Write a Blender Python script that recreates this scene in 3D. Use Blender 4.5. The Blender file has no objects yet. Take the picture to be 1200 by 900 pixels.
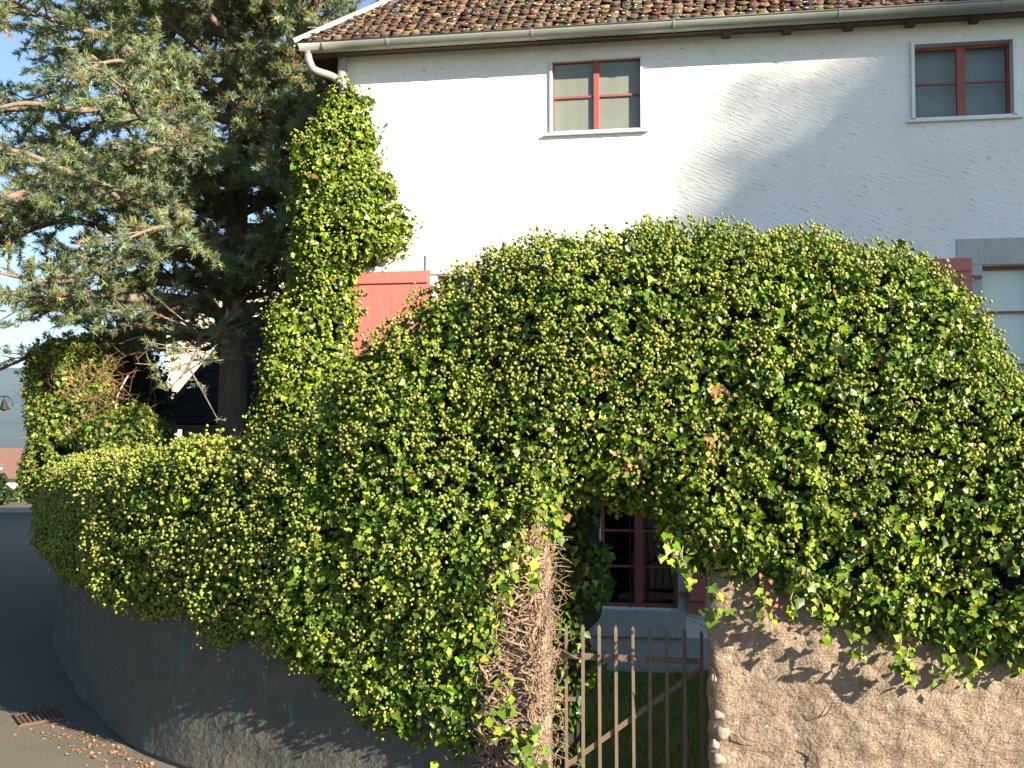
import bpy, math, random
import numpy as np
from mathutils import Vector, Matrix, noise as mnoise

rng = np.random.default_rng(7)
random.seed(7)
R = math.radians
sc = bpy.context.scene
col = sc.collection

# ------------------------------------------------------------------ camera, sky, sun, exposure
PITCH = 2.39
cd = bpy.data.cameras.new("camera"); cam = bpy.data.objects.new("camera", cd); col.objects.link(cam)
cam.location = (0, 0, 2.6); cam.rotation_euler = (R(90 + PITCH), 0, 0)
cd.sensor_width = 36; cd.lens = 36.0; cd.clip_start = 0.1; cd.clip_end = 60000
sc.camera = cam
SUN_EL, SUN_AZ = 23.5, 131.0          # azimuth clockwise from +Y
sd = Vector((math.sin(R(SUN_AZ)) * math.cos(R(SUN_EL)), math.cos(R(SUN_AZ)) * math.cos(R(SUN_EL)), math.sin(R(SUN_EL))))
w = bpy.data.worlds.new("World"); sc.world = w; w.use_nodes = True
nt = w.node_tree; bg = nt.nodes["Background"]
sky = nt.nodes.new("ShaderNodeTexSky"); sky.sky_type = 'NISHITA'; sky.sun_disc = False
sky.sun_elevation = R(SUN_EL); sky.sun_rotation = R(SUN_AZ); sky.air_density = 1.0; sky.dust_density = 0.3; sky.ozone_density = 1.6
sky.altitude = 450
nt.links.new(sky.outputs[0], bg.inputs[0]); bg.inputs[1].default_value = 0.059
sl = bpy.data.lights.new("sun", 'SUN'); so = bpy.data.objects.new("sun", sl); col.objects.link(so)
sl.energy = 5.0; sl.angle = R(0.55); sl.color = (1.0, 0.86, 0.66)
so.rotation_euler = sd.to_track_quat('Z', 'Y').to_euler(); so.location = (20, -20, 20)
sc.view_settings.view_transform = 'Standard'; sc.view_settings.look = 'None'
sc.view_settings.exposure = 1.85; sc.view_settings.gamma = 1.0
sc.cycles.max_bounces = 6; sc.cycles.diffuse_bounces = 2; sc.cycles.transparent_max_bounces = 6

# ------------------------------------------------------------------ measuring helpers (photograph is 1200 x 900)
H = 2.6
cp, sp = math.cos(R(PITCH)), math.sin(R(PITCH))
def ray(px, py):
    u = (px - 600) / 1200; v = (450 - py) / 1200
    return Vector((u, cp - sp * v, sp + cp * v))
def at(px, py, Y):
    d = ray(px, py); t = Y / d.y
    return Vector((d.x * t, Y, H + d.z * t))
TH = math.atan(0.158)
HO = Vector((0, 11.1, 0))
HX = Vector((math.cos(TH), -math.sin(TH), 0)); HB = Vector((math.sin(TH), math.cos(TH), 0))   # along the facade, into the house
def fl(px, py, off=0.0):
    """pixel to facade coordinates (x along wall, z up); off = distance in front of the wall"""
    d = ray(px, py); o = HO - HB * off - Vector((0, 0, H))
    t = o.dot(HB) / d.dot(HB); p = d * t + Vector((0, 0, H)) - HO
    return p.dot(HX), p.z

# ------------------------------------------------------------------ object helpers
def link(o, parent=None):
    col.objects.link(o)
    if parent is not None: o.parent = parent
    return o
def tag(o, label=None, cat=None, group=None, kind=None):
    if label: o["label"] = label
    if cat: o["category"] = cat
    if group: o["group"] = group
    if kind: o["kind"] = kind
    return o
def empty(name, loc=(0, 0, 0), rz=0):
    o = bpy.data.objects.new(name, None); o.location = loc; o.rotation_euler = (0, 0, rz); o.empty_display_size = .2
    return link(o)
class MB:
    def __init__(s): s.v = []; s.f = []
    def add(s, vs, fs):
        n = len(s.v); s.v += [tuple(v) for v in vs]; s.f += [tuple(i + n for i in f) for f in fs]; return s
    def box(s, x0, x1, y0, y1, z0, z1, rot=None):
        vs = [(x, y, z) for z in (z0, z1) for y in (y0, y1) for x in (x0, x1)]
        if rot is not None:
            c = Vector(((x0 + x1) / 2, (y0 + y1) / 2, (z0 + z1) / 2)); vs = [tuple(rot @ (Vector(v) - c) + c) for v in vs]
        return s.add(vs, [(0, 2, 3, 1), (4, 5, 7, 6), (0, 1, 5, 4), (2, 6, 7, 3), (0, 4, 6, 2), (1, 3, 7, 5)])
    def tube(s, pts, rad, n=6, caps=True):
        pts = [Vector(p) for p in pts]; m = len(pts)
        if not hasattr(rad, '__len__'): rad = [rad] * m
        vs = []; ref = None
        for i, p in enumerate(pts):
            d = (pts[min(i + 1, m - 1)] - pts[max(i - 1, 0)]).normalized()
            if ref is None: ref = d.orthogonal().normalized()
            ref = (ref - d * ref.dot(d)).normalized(); b = d.cross(ref)
            for k in range(n):
                a = 2 * math.pi * k / n; vs.append(p + (ref * math.cos(a) + b * math.sin(a)) * rad[i])
        fs = []
        for i in range(m - 1):
            for k in range(n):
                a = i * n + k; b2 = i * n + (k + 1) % n
                fs.append((a, b2, b2 + n, a + n))
        if caps: fs.append(tuple(range(n - 1, -1, -1))); fs.append(tuple((m - 1) * n + k for k in range(n)))
        return s.add(vs, fs)
    def bar(s, a, b, wd, dp, up=(0, 0, 1)):
        a, b = Vector(a), Vector(b); d = (b - a).normalized(); u = Vector(up)
        sd_ = d.cross(u).normalized(); u = sd_.cross(d)
        vs = [p + sd_ * (i * wd / 2) + u * (j * dp / 2) for p in (a, b) for (i, j) in ((-1, -1), (1, -1), (1, 1), (-1, 1))]
        return s.add(vs, [(3, 2, 1, 0), (4, 5, 6, 7), (0, 1, 5, 4), (1, 2, 6, 5), (2, 3, 7, 6), (3, 0, 4, 7)])
    def build(s, name, m, parent=None, smooth=False, bevel=0):
        me = bpy.data.meshes.new(name); me.from_pydata(s.v, [], s.f); me.update()
        if m: me.materials.append(m)
        if smooth: me.polygons.foreach_set('use_smooth', [True] * len(me.polygons))
        o = link(bpy.data.objects.new(name, me), parent)
        if bevel:
            md = o.modifiers.new("bevel", 'BEVEL'); md.width = bevel; md.segments = 2; md.limit_method = 'ANGLE'
        return o
def np_mesh(name, V, T, m, parent=None, tint=None, smooth=False):
    """numpy triangles to one mesh object"""
    me = bpy.data.meshes.new(name); V = np.asarray(V, np.float32); T = np.asarray(T, np.int32); k = T.shape[1]
    me.vertices.add(len(V)); me.vertices.foreach_set('co', V.ravel())
    me.loops.add(T.size); me.loops.foreach_set('vertex_index', T.ravel())
    me.polygons.add(len(T)); me.polygons.foreach_set('loop_start', np.arange(0, T.size, k, dtype=np.int32))
    me.polygons.foreach_set('loop_total', np.full(len(T), k, np.int32))
    if smooth: me.polygons.foreach_set('use_smooth', np.ones(len(T), bool))
    me.update(calc_edges=True)
    if tint is not None:
        a = me.color_attributes.new("tint", 'FLOAT_COLOR', 'POINT')
        c = np.ones((len(V), 4), np.float32); c[:, :3] = tint; a.data.foreach_set('color', c.ravel())
    me.materials.append(m)
    return link(bpy.data.objects.new(name, me), parent)

# ------------------------------------------------------------------ materials
def mat(name, base=(.5, .5, .5), rough=.8, metal=0, spec=.5, noise=None, bump=None, stretch=(1, 1, 1), rot=(0, 0, 0), extra=None):
    """base colour, noise = list of (scale, amount, colour) mixes, bump = list of (scale, strength, distance)"""
    m = bpy.data.materials.new(name); m.use_nodes = True; n = m.node_tree; L = n.links
    b = n.nodes["Principled BSDF"]; b.inputs['Roughness'].default_value = rough; b.inputs['Metallic'].default_value = metal
    b.inputs['Specular IOR Level'].default_value = spec
    tc = n.nodes.new("ShaderNodeTexCoord"); mp = n.nodes.new("ShaderNodeMapping"); L.new(tc.outputs['Object'], mp.inputs[0])
    mp.inputs['Scale'].default_value = stretch; mp.inputs['Rotation'].default_value = rot
    cur = None
    rgb = n.nodes.new("ShaderNodeRGB"); rgb.outputs[0].default_value = (*base, 1); cur = rgb.outputs[0]
    for (s_, lo, hi, c, st) in (noise or []):
        nz = n.nodes.new("ShaderNodeTexNoise"); nz.inputs['Scale'].default_value = s_; nz.inputs['Detail'].default_value = 6
        nz.inputs['Roughness'].default_value = .62
        if st:
            m2 = n.nodes.new("ShaderNodeMapping"); m2.inputs['Scale'].default_value = st[:3]
            src = tc.outputs['Object']
            if len(st) > 3:
                m0 = n.nodes.new("ShaderNodeMapping"); m0.inputs['Rotation'].default_value = st[3:]; L.new(src, m0.inputs[0]); src = m0.outputs[0]
            L.new(src, m2.inputs[0]); L.new(m2.outputs[0], nz.inputs[0])
        else: L.new(mp.outputs[0], nz.inputs[0])
        rp = n.nodes.new("ShaderNodeMapRange"); rp.inputs[1].default_value = lo; rp.inputs[2].default_value = hi
        L.new(nz.outputs[0], rp.inputs[0])
        mx = n.nodes.new("ShaderNodeMix"); mx.data_type = 'RGBA'; L.new(rp.outputs[0], mx.inputs[0])
        L.new(cur, mx.inputs[6]); mx.inputs[7].default_value = (*c, 1); cur = mx.outputs[2]
    L.new(cur, b.inputs['Base Color'])
    prev = None
    for (s_, strn, dist, st) in (bump or []):
        nz = n.nodes.new("ShaderNodeTexNoise"); nz.inputs['Scale'].default_value = s_; nz.inputs['Detail'].default_value = 5
        if st:
            m2 = n.nodes.new("ShaderNodeMapping"); m2.inputs['Scale'].default_value = st[:3]
            src = tc.outputs['Object']
            if len(st) > 3:
                m0 = n.nodes.new("ShaderNodeMapping"); m0.inputs['Rotation'].default_value = st[3:]; L.new(src, m0.inputs[0]); src = m0.outputs[0]
            L.new(src, m2.inputs[0]); L.new(m2.outputs[0], nz.inputs[0])
        else: L.new(mp.outputs[0], nz.inputs[0])
        bp = n.nodes.new("ShaderNodeBump"); bp.inputs['Strength'].default_value = strn; bp.inputs['Distance'].default_value = dist
        L.new(nz.outputs[0], bp.inputs['Height'])
        if prev: L.new(prev, bp.inputs['Normal'])
        prev = bp.outputs[0]
    if prev: L.new(prev, b.inputs['Normal'])
    return m
def leaf_mat(name, rough=.38, trans=.25, spec=.5):
    m = bpy.data.materials.new(name); m.use_nodes = True; n = m.node_tree; L = n.links
    b = n.nodes["Principled BSDF"]; b.inputs['Roughness'].default_value = rough; b.inputs['Specular IOR Level'].default_value = spec
    a = n.nodes.new("ShaderNodeAttribute"); a.attribute_name = "tint"; L.new(a.outputs['Color'], b.inputs['Base Color'])
    if trans:
        t = n.nodes.new("ShaderNodeBsdfTranslucent")
        mx = n.nodes.new("ShaderNodeMix"); mx.data_type = 'RGBA'; mx.blend_type = 'MULTIPLY'; mx.inputs[0].default_value = 1
        L.new(a.outputs['Color'], mx.inputs[6]); mx.inputs[7].default_value = (1.6, 1.7, .6, 1); L.new(mx.outputs[2], t.inputs[0])
        s = n.nodes.new("ShaderNodeMixShader"); s.inputs[0].default_value = trans
        L.new(b.outputs[0], s.inputs[1]); L.new(t.outputs[0], s.inputs[2]); L.new(s.outputs[0], n.nodes["Material Output"].inputs[0])
    return m
M = {}
SC = R(-24)
M['plaster'] = mat('plaster', (.82, .82, .82), .9, noise=[(1.2, .45, .75, (.76, .76, .755), None), (3.0, .61, .66, (.40, .38, .36), (2.2, 2.2, 16, 0, SC, 0)), (.5, .55, .8, (.74, .71, .66), None)],
                     bump=[(3.0, .5, .025, (2.2, 2.2, 16, 0, SC, 0)), (40, .35, .008, None), (2.0, .3, .05, None)])
M['plaster_surround'] = mat('plaster_surround', (.42, .44, .43), .85, noise=[(5, .4, .8, (.33, .36, .36), (3, 3, 1))], bump=[(30, .3, .006, None)])
M['lintel'] = mat('lintel', (.50, .47, .43), .85, noise=[(8, .4, .8, (.42, .40, .37), None)], bump=[(60, .2, .004, None)])
M['redwood'] = mat('redwood', (.27, .07, .06), .6, noise=[(6, .4, .9, (.22, .055, .05), (4, 4, .6))], bump=[(20, .1, .003, (6, 6, .5))])
M['shutter'] = mat('shutter', (.46, .14, .12), .55, noise=[(4, .4, .8, (.40, .125, .11), (3, 3, 1)), (22, .62, .75, (.36, .13, .10), None)], bump=[(14, .12, .004, (5, 5, .6))])
M['whitemetal'] = mat('whitemetal', (.72, .73, .74), .45, noise=[(9, .5, .9, (.62, .63, .64), None)])
M['zinc'] = mat('zinc', (.27, .28, .25), .42, metal=.25, noise=[(5, .4, .8, (.20, .21, .19), (1, 4, 4)), (30, .6, .8, (.36, .36, .32), None)], bump=[(12, .1, .004, None)])
M['pipe'] = mat('pipe', (.26, .25, .24), .6, metal=.1, noise=[(12, .4, .8, (.19, .175, .165), None)], bump=[(30, .1, .003, None)])
M['flash'] = mat('flash', (.24, .25, .25), .6, metal=.2, noise=[(6, .4, .8, (.18, .19, .19), None)])
M['eaves'] = mat('eaves', (.11, .045, .03), .75, noise=[(6, .4, .8, (.07, .03, .02), (1, 5, 5))], bump=[(20, .2, .004, (1, 6, 6))])
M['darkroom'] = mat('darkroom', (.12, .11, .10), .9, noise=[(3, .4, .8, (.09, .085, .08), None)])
M['blackroom'] = mat('blackroom', (.03, .026, .024), .9, noise=[(3, .4, .8, (.02, .018, .018), None)])  # darkness of the unlit room put into a near-black colour
M['curtain_grey'] = mat('curtain_grey', (.25, .245, .225), .9, noise=[(2, .3, .8, (.21, .205, .19), (2, 2, 1))], bump=[(5, .2, .01, (6, 6, .2))])
M['curtain_blue'] = mat('curtain_blue', (.26, .28, .285), .9, noise=[(2, .3, .8, (.22, .24, .245), (2, 2, 1))], bump=[(5, .2, .01, (6, 6, .2))])
M['blind'] = mat('blind', (.80, .82, .82), .8, noise=[(3, .4, .8, (.74, .77, .78), None)])
def glass_mat():
    m = bpy.data.materials.new('glass'); m.use_nodes = True; n = m.node_tree; L = n.links
    n.nodes.remove(n.nodes["Principled BSDF"])
    g = n.nodes.new("ShaderNodeBsdfGlossy"); g.inputs['Roughness'].default_value = .03; g.inputs['Color'].default_value = (.9, .95, 1, 1)
    t = n.nodes.new("ShaderNodeBsdfTransparent"); t.inputs[0].default_value = (.93, .96, .95, 1)
    f = n.nodes.new("ShaderNodeFresnel"); f.inputs[0].default_value = 1.42
    tc = n.nodes.new("ShaderNodeTexCoord"); nz = n.nodes.new("ShaderNodeTexNoise"); nz.inputs['Scale'].default_value = 1.5
    bp = n.nodes.new("ShaderNodeBump"); bp.inputs['Strength'].default_value = .15; bp.inputs['Distance'].default_value = .02
    L.new(tc.outputs['Object'], nz.inputs[0]); L.new(nz.outputs[0], bp.inputs['Height']); L.new(bp.outputs[0], g.inputs['Normal'])
    s = n.nodes.new("ShaderNodeMixShader"); ge = n.nodes.new('ShaderNodeNewGeometry'); iv_ = n.nodes.new('ShaderNodeMath'); iv_.operation = 'SUBTRACT'; iv_.inputs[0].default_value = 1; L.new(ge.outputs['Backfacing'], iv_.inputs[1]); mu = n.nodes.new('ShaderNodeMath'); mu.operation = 'MULTIPLY'; L.new(f.outputs[0], mu.inputs[0]); L.new(iv_.outputs[0], mu.inputs[1]); L.new(mu.outputs[0], s.inputs[0]); L.new(t.outputs[0], s.inputs[1]); L.new(g.outputs[0], s.inputs[2])
    L.new(s.outputs[0], n.nodes["Material Output"].inputs[0]); return m
M['glass'] = glass_mat()
M['iron'] = mat('iron', (.125, .098, .078), .7, metal=.0, spec=.3, noise=[(14, .45, .7, (.14, .085, .055), None), (40, .5, .7, (.085, .07, .06), None)], bump=[(60, .4, .003, None)])
M['blackiron'] = mat('blackiron', (.02, .02, .022), .5, metal=.3, noise=[(20, .4, .8, (.035, .03, .028), None)])
M['roughcast'] = mat('roughcast', (.31, .245, .185), .95, noise=[(1.5, .4, .7, (.245, .185, .145), None), (9, .48, .70, (.19, .135, .09), None), (16, .60, .70, (.45, .385, .34), None), (50, .58, .7, (.24, .18, .14), (1, 1, 2.4, 0, R(30), 0))],
                       bump=[(16, .9, .035, (1, 1, 2, 0, R(35), 0)), (48, 1.0, .022, (1, 1, 2.8, 0, R(35), 0)), (130, .4, .004, None)])
M['palestone'] = mat('palestone', (.25, .21, .175), .9, noise=[(8, .4, .7, (.31, .275, .245), None), (25, .5, .75, (.36, .31, .28), None)], bump=[(14, .7, .02, None), (60, .5, .006, None)])
M['concrete'] = mat('concrete', (.085, .085, .080), .9, noise=[(1.3, .4, .75, (.06, .062, .06), None), (5, .56, .68, (.05, .13, .125), (2.2, 2.2, .3)), (26, .63, .70, (.16, .26, .24), (1, 1, .35)), (2, .5, .8, (.12, .105, .08), (1, 1, 2))],
                      bump=[(9, .7, .03, (1.5, 1.5, 2.6, .4, R(30), 0)), (50, .6, .01, None)])
M['asphalt'] = mat('asphalt', (.12, .114, .096), .95, spec=.1, noise=[(.8, .4, .7, (.14, .13, .108), None), (3, .5, .8, (.10, .095, .08), None), (160, .5, .7, (.17, .155, .13), None)], bump=[(180, .5, .004, None), (2, .2, .02, None)])
M['bark'] = mat('bark', (.20, .155, .12), .95, noise=[(5, .4, .7, (.14, .10, .08), (3, 3, .8)), (14, .6, .75, (.33, .28, .23), None)], bump=[(6, .9, .05, (3, 3, .7)), (30, .5, .01, None)])
M['pillar'] = mat('pillar', (.26, .20, .15), .95, noise=[(6, .4, .7, (.18, .13, .09), None), (20, .55, .75, (.34, .28, .22), None)], bump=[(20, .7, .02, None)])
M['vine'] = mat('vine', (.25, .175, .12), .9, noise=[(10, .4, .7, (.15, .10, .07), None), (25, .6, .75, (.29, .22, .16), None)], bump=[(40, .6, .006, None)])
M['hedgecore'] = mat('hedgecore', (.012, .015, .007), .95, noise=[(20, .4, .7, (.025, .018, .010), None)], bump=[(15, 1, .05, None)])  # near-black filler body; shade between the leaves is put into its colour
M['grass'] = leaf_mat('grass', .7, .2, .2)
M['lawn'] = mat('lawn', (.09, .12, .03), .95, noise=[(3, .4, .7, (.075, .08, .025), None), (20, .5, .7, (.045, .04, .02), None)], bump=[(40, .6, .02, None)])
M['ivyleaf'] = leaf_mat('ivyleaf', .35, .10, .27)
M['umbel'] = leaf_mat('umbel', .7, .12, .25)
M['needles'] = leaf_mat('needles', .65, .3, .25)
M['shrubleaf'] = leaf_mat('shrubleaf', .5, .28, .35)
M['tile'] = leaf_mat('tile', .9, 0, .2)
M['houseplaster'] = mat('houseplaster', (.72, .64, .54), .9, noise=[(2, .4, .8, (.66, .58, .48), None)], bump=[(20, .2, .01, None)])
M['terrain'] = mat('terrain', (.055, .075, .04), .95, noise=[(.004, .4, .6, (.035, .055, .028), None), (.02, .5, .65, (.085, .10, .055), None), (.0012, .5, .62, (.03, .045, .03), None)])
M['redtile'] = mat('redtile', (.17, .095, .075), .9, noise=[(2, .4, .7, (.14, .08, .06), None), (12, .5, .8, (.21, .13, .10), None)], bump=[(3, .6, .05, (1, 8, 1))])
M['litter'] = leaf_mat('litter', .8, .1, .2)

# ------------------------------------------------------------------ leaf clouds
def norm(a): return a / np.maximum(np.linalg.norm(a, axis=-1, keepdims=True), 1e-9)
OV = np.array([(0, 0, 0), (-.38, .38, .07), (.38, .38, .07), (0, 1, -.10), (0, .45, -.03)], float)
OT = np.array([(0, 4, 1), (0, 2, 4), (4, 3, 1), (4, 2, 3)])
LV = np.array([(0, .06, 0), (-.40, -.06, .03), (-.56, .34, .0), (-.34, .52, .05), (0, 1, -.12), (.34, .52, .05), (.56, .34, .0), (.40, -.06, .03), (0, .32, -.05)], float)
LT = np.array([(8, i, (i + 1) % 8) for i in range(8)])
BL = np.array([(-.5, 0, 0), (.5, 0, 0), (0, 1, .1)], float); BT = np.array([(0, 1, 2)])
def frames(N, down=.9, jit=.7):
    t = np.tile(np.array([0, 0, -1.0]), (len(N), 1)) * down + rng.normal(0, jit, (len(N), 3))
    t = norm(t - N * (t * N).sum(1, keepdims=True)); b = np.cross(t, N); return t, b
def leaf_arrays(P, N, S, TV, TT, down=.9, jit=.7):
    t, b = frames(N, down, jit); k = len(TV)
    V = P[:, None] + S[:, None, None] * (TV[None, :, 0:1] * b[:, None] + TV[None, :, 1:2] * t[:, None] + TV[None, :, 2:3] * N[:, None])
    F = TT[None] + (np.arange(len(P)) * k)[:, None, None]
    return V.reshape(-1, 3), F.reshape(-1, 3), k
def join(parts):
    V = []; F = []; C = []; n = 0
    for v, f, c in parts:
        V.append(v); F.append(f + n); C.append(c); n += len(v)
    return np.concatenate(V), np.concatenate(F), np.concatenate(C)
def pick(palette, weights, n, var=.18):
    p = np.array(palette)[rng.choice(len(palette), n, p=np.array(weights) / sum(weights))]
    return np.clip(p * np.exp(rng.normal(0, var, (n, 1))) * np.exp(rng.normal(0, var * .35, (n, 3))), .003, .9)
def fbm(P, s, seed=0):
    """smooth value noise for arrays, cheap: sum of mathutils noise"""
    sh = P.shape[:-1]; Q = P.reshape(-1, 3) * s + seed
    return np.array([mnoise.noise(Vector(q)) for q in Q]).reshape(sh)
def sample_grid(G, n, wfun=None):
    """area weighted points on the quads of a grid of points; returns points, normals, grid row fraction"""
    A, B, C, D = G[:-1, :-1], G[1:, :-1], G[1:, 1:], G[:-1, 1:]
    nrm = np.cross(C - A, D - B); ar = np.linalg.norm(nrm, axis=-1) * .5; nn = norm(nrm)
    wt = ar.copy()
    if wfun is not None: wt = wt * wfun((A + C) / 2, nn)
    wt = wt.ravel() / wt.sum(); idx = rng.choice(len(wt), n, p=wt); i, j = np.unravel_index(idx, ar.shape)
    u, v = rng.random((2, n, 1))
    P = A[i, j] * (1 - u) * (1 - v) + B[i, j] * u * (1 - v) + C[i, j] * u * v + D[i, j] * (1 - u) * v
    return P, nn[i, j]
ICO = []
def ico():
    t = (1 + 5 ** .5) / 2
    v = np.array([(-1, t, 0), (1, t, 0), (-1, -t, 0), (1, -t, 0), (0, -1, t), (0, 1, t), (0, -1, -t), (0, 1, -t), (t, 0, -1), (t, 0, 1), (-t, 0, -1), (-t, 0, 1)], float)
    f = np.array([(0, 11, 5), (0, 5, 1), (0, 1, 7), (0, 7, 10), (0, 10, 11), (1, 5, 9), (5, 11, 4), (11, 10, 2), (10, 7, 6), (7, 1, 8), (3, 9, 4), (3, 4, 2), (3, 2, 6), (3, 6, 8), (3, 8, 9), (4, 9, 5), (2, 4, 11), (6, 2, 10), (8, 6, 7), (9, 8, 1)])
    return norm(v), f
IV, IF = ico()
IVY_PAL = [(.032, .070, .008), (.074, .136, .012), (.138, .20, .019), (.215, .27, .035), (.050, .09, .022), (.26, .14, .03)]
IVY_W = [3.4, 4, 3, 1.6, .6, .03]
def ivy_cloud(P, N, size, tilt=.5, lobed=.4, palw=None, down=.9):
    n = len(P)
    N2 = norm(N * .8 + np.array([0, 0, .30]) + rng.normal(0, tilt, (n, 3)))
    S = size * np.exp(rng.normal(0, .24, n)); m = rng.random(n) < lobed
    parts = []
    for mask, TV, TT, sc_ in ((m, LV, LT, .95), (~m, OV, OT, 1.05)):
        k = mask.sum()
        if k == 0: continue
        v, f, q = leaf_arrays(P[mask], N2[mask], S[mask] * sc_, TV, TT, down)
        parts.append((v, f, np.repeat(pick(IVY_PAL, palw or IVY_W, k), q, 0)))
    return join(parts)
def umbels(P, N, r, n_min=3, n_max=7, spread=.035):
    cnt = rng.integers(n_min, n_max + 1, len(P)); idx = np.repeat(np.arange(len(P)), cnt); n = len(idx)
    C = P[idx] + rng.normal(0, spread, (n, 3)) + N[idx] * rng.uniform(.0, .05, (n, 1))
    rr = r * np.exp(rng.normal(0, .2, n))
    V = C[:, None] + IV[None] * rr[:, None, None] * rng.uniform(.6, 1.25, (n, 12, 1))
    F = IF[None] + (np.arange(n) * 12)[:, None, None]
    c = pick([(.24, .27, .050), (.18, .23, .040), (.27, .275, .075), (.14, .195, .038)], [3, 3, 2, 2], len(P), .16)[idx] * np.exp(rng.normal(0, .1, (n, 1)))
    return V.reshape(-1, 3), F.reshape(-1, 3), np.repeat(c, 12, 0)
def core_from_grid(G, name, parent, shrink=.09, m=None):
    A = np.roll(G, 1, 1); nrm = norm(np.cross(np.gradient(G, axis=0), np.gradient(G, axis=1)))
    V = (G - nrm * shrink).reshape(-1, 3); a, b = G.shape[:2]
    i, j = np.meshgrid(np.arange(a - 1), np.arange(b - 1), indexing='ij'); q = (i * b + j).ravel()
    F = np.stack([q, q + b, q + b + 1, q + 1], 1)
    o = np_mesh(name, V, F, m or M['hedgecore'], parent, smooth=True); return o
def orient_out(G, center):
    nrm = np.cross(np.gradient(G, axis=0), np.gradient(G, axis=1))
    if (nrm * (G - center)).sum() < 0: return G[:, ::-1].copy()
    return G

# ================================================================== THE GROUND
def terrain_h(x, y):
    """flat street, valley beyond, then the mountain"""
    r = y
    h = np.interp(r, [-400, 34, 60, 120, 400, 1200, 3000, 4200, 5600, 6400, 7600, 12000], [0, 0, -3, -9, -30, -60, -62, 20, 215, 300, 200, 100])
    return h
xs = np.concatenate([np.linspace(-9000, -400, 70), np.linspace(-380, -40, 40), np.linspace(-38, 38, 40), np.linspace(40, 400, 20), np.linspace(500, 9000, 30)])
ys = np.concatenate([np.linspace(-300, -10, 8), np.linspace(-8, 120, 60), np.linspace(130, 2800, 60), np.linspace(2850, 12000, 150)])
XX, YY = np.meshgrid(xs, ys, indexing='ij'); ZZ = terrain_h(XX, YY)
mt = np.clip((YY - 3000) / 3400, 0, 1)
ridge = fbm(np.stack([XX, YY, XX * 0], -1), 1 / 1900.0, 3.3) * 90 + fbm(np.stack([XX, YY, XX * 0], -1), 1 / 700.0, 9.1) * 34 + fbm(np.stack([XX, YY, XX * 0], -1), 1 / 260.0, 2.1) * 12
bump0 = 60 * np.exp(-((XX + 3080) / 250) ** 2) * np.exp(-((YY - 6400) / 900) ** 2)
ZZ = ZZ + mt * (ridge * .55 - 75 + bump0 * 2.2) - .03
G = np.stack([XX, YY, ZZ], -1); a_, b_ = XX.shape
i_, j_ = np.meshgrid(np.arange(a_ - 1), np.arange(b_ - 1), indexing='ij'); q_ = (i_ * b_ + j_).ravel()
tag(np_mesh('ground', G.reshape(-1, 3), np.stack([q_, q_ + b_, q_ + b_ + 1, q_ + 1], 1), M['terrain'], smooth=True), kind='structure')

# curved wall line (front face at the ground), right to left
WALL = [(-.12, 6.62), (-.60, 6.86), (-1.30, 7.22), (-2.00, 7.62), (-2.55, 7.98), (-2.88, 8.25), (-3.12, 8.52), (-3.50, 9.04), (-3.98, 9.75), (-4.50, 10.6), (-5.16, 11.8), (-5.72, 13.0), (-6.10, 14.2), (-6.35, 16.0), (-6.5, 19.0), (-7.4, 25)]
# road: a strip between the wall and the far side
m = MB()
inner = [(3.3, -12), (6.5, 2.0), (7.0, 5.45), (1.25, 6.35)] + WALL[:-2] + [(-9.3, 24), (-13.2, 31.5), (-30, 38)]
outer = [(-9, -12), (-9.4, 4), (-10, 9), (-11, 13), (-12.3, 18), (-14.5, 22), (-19, 27), (-34, 33)]
m.add([(p[0], p[1], .004) for p in inner + outer[::-1]], [tuple(range(len(inner) + len(outer)))])
tag(m.build('road', M['asphalt']), kind='structure')
# far kerb and pavement seen past the hedge
k0, k1 = at(-60, 604, 26.5), at(33, 600, 29.5)
m = MB()
m.box(-24, -12.6, 31.2, 31.45, 0, .14)
tag(m.build('kerb', mat('kerbstone', (.42, .38, .33), .85, noise=[(8, .4, .8, (.34, .31, .27), None)])), kind='structure')
m = MB(); m.box(-24, -12.6, 31.45, 34, 0, .11); tag(m.build('pavement', M['asphalt']), kind='structure')
# garden behind the wall
m = MB(); vs = []
gp = [(-5.6, 14), (-4.7, 12), (-3.4, 10), (-2.2, 8.5), (0, 7.1), (3, 6.6), (6.6, 6.2)]
gq = [(-5.2, 26), (-4, 24), (-2, 22), (0, 20), (3, 20), (6, 20), (14, 20)]
for p, q in zip(gp, gq): vs += [(p[0], p[1], .03), (q[0], q[1], .03)]
m.add(vs, [(2 * k, 2 * k + 2, 2 * k + 3, 2 * k + 1) for k in range(6)]); tag(m.build('lawn_ground', M['lawn']), kind='structure')
# grass blades
n = 16000
P = np.stack([rng.uniform(-.3, 2.9, n), rng.uniform(6.75, 10.7, n), np.full(n, .03)], 1)
N = norm(np.stack([rng.normal(0, 1, n), rng.normal(0, 1, n), np.abs(rng.normal(.1, .15, n))], 1))
t_ = norm(np.stack([rng.normal(0, .5, n), rng.normal(0, .5, n), np.ones(n)], 1)); b_v = norm(np.cross(t_, N)); Sz = rng.uniform(.05, .13, n)
V = P[:, None] + b_v[:, None] * BL[None, :, 0:1] * .010 + t_[:, None] * BL[None, :, 1:2] * Sz[:, None, None]
o = np_mesh('grass', V.reshape(-1, 3), BT[None].repeat(n, 0).reshape(-1, 3) + np.arange(n)[:, None] * 3, M['grass'], tint=np.repeat(pick([(.12, .17, .035), (.18, .21, .05), (.22, .20, .08)], [3, 2, 1], n), 3, 0))
tag(o, 'shaded green grass growing in the garden behind the gate', 'grass', kind='stuff')

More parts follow.
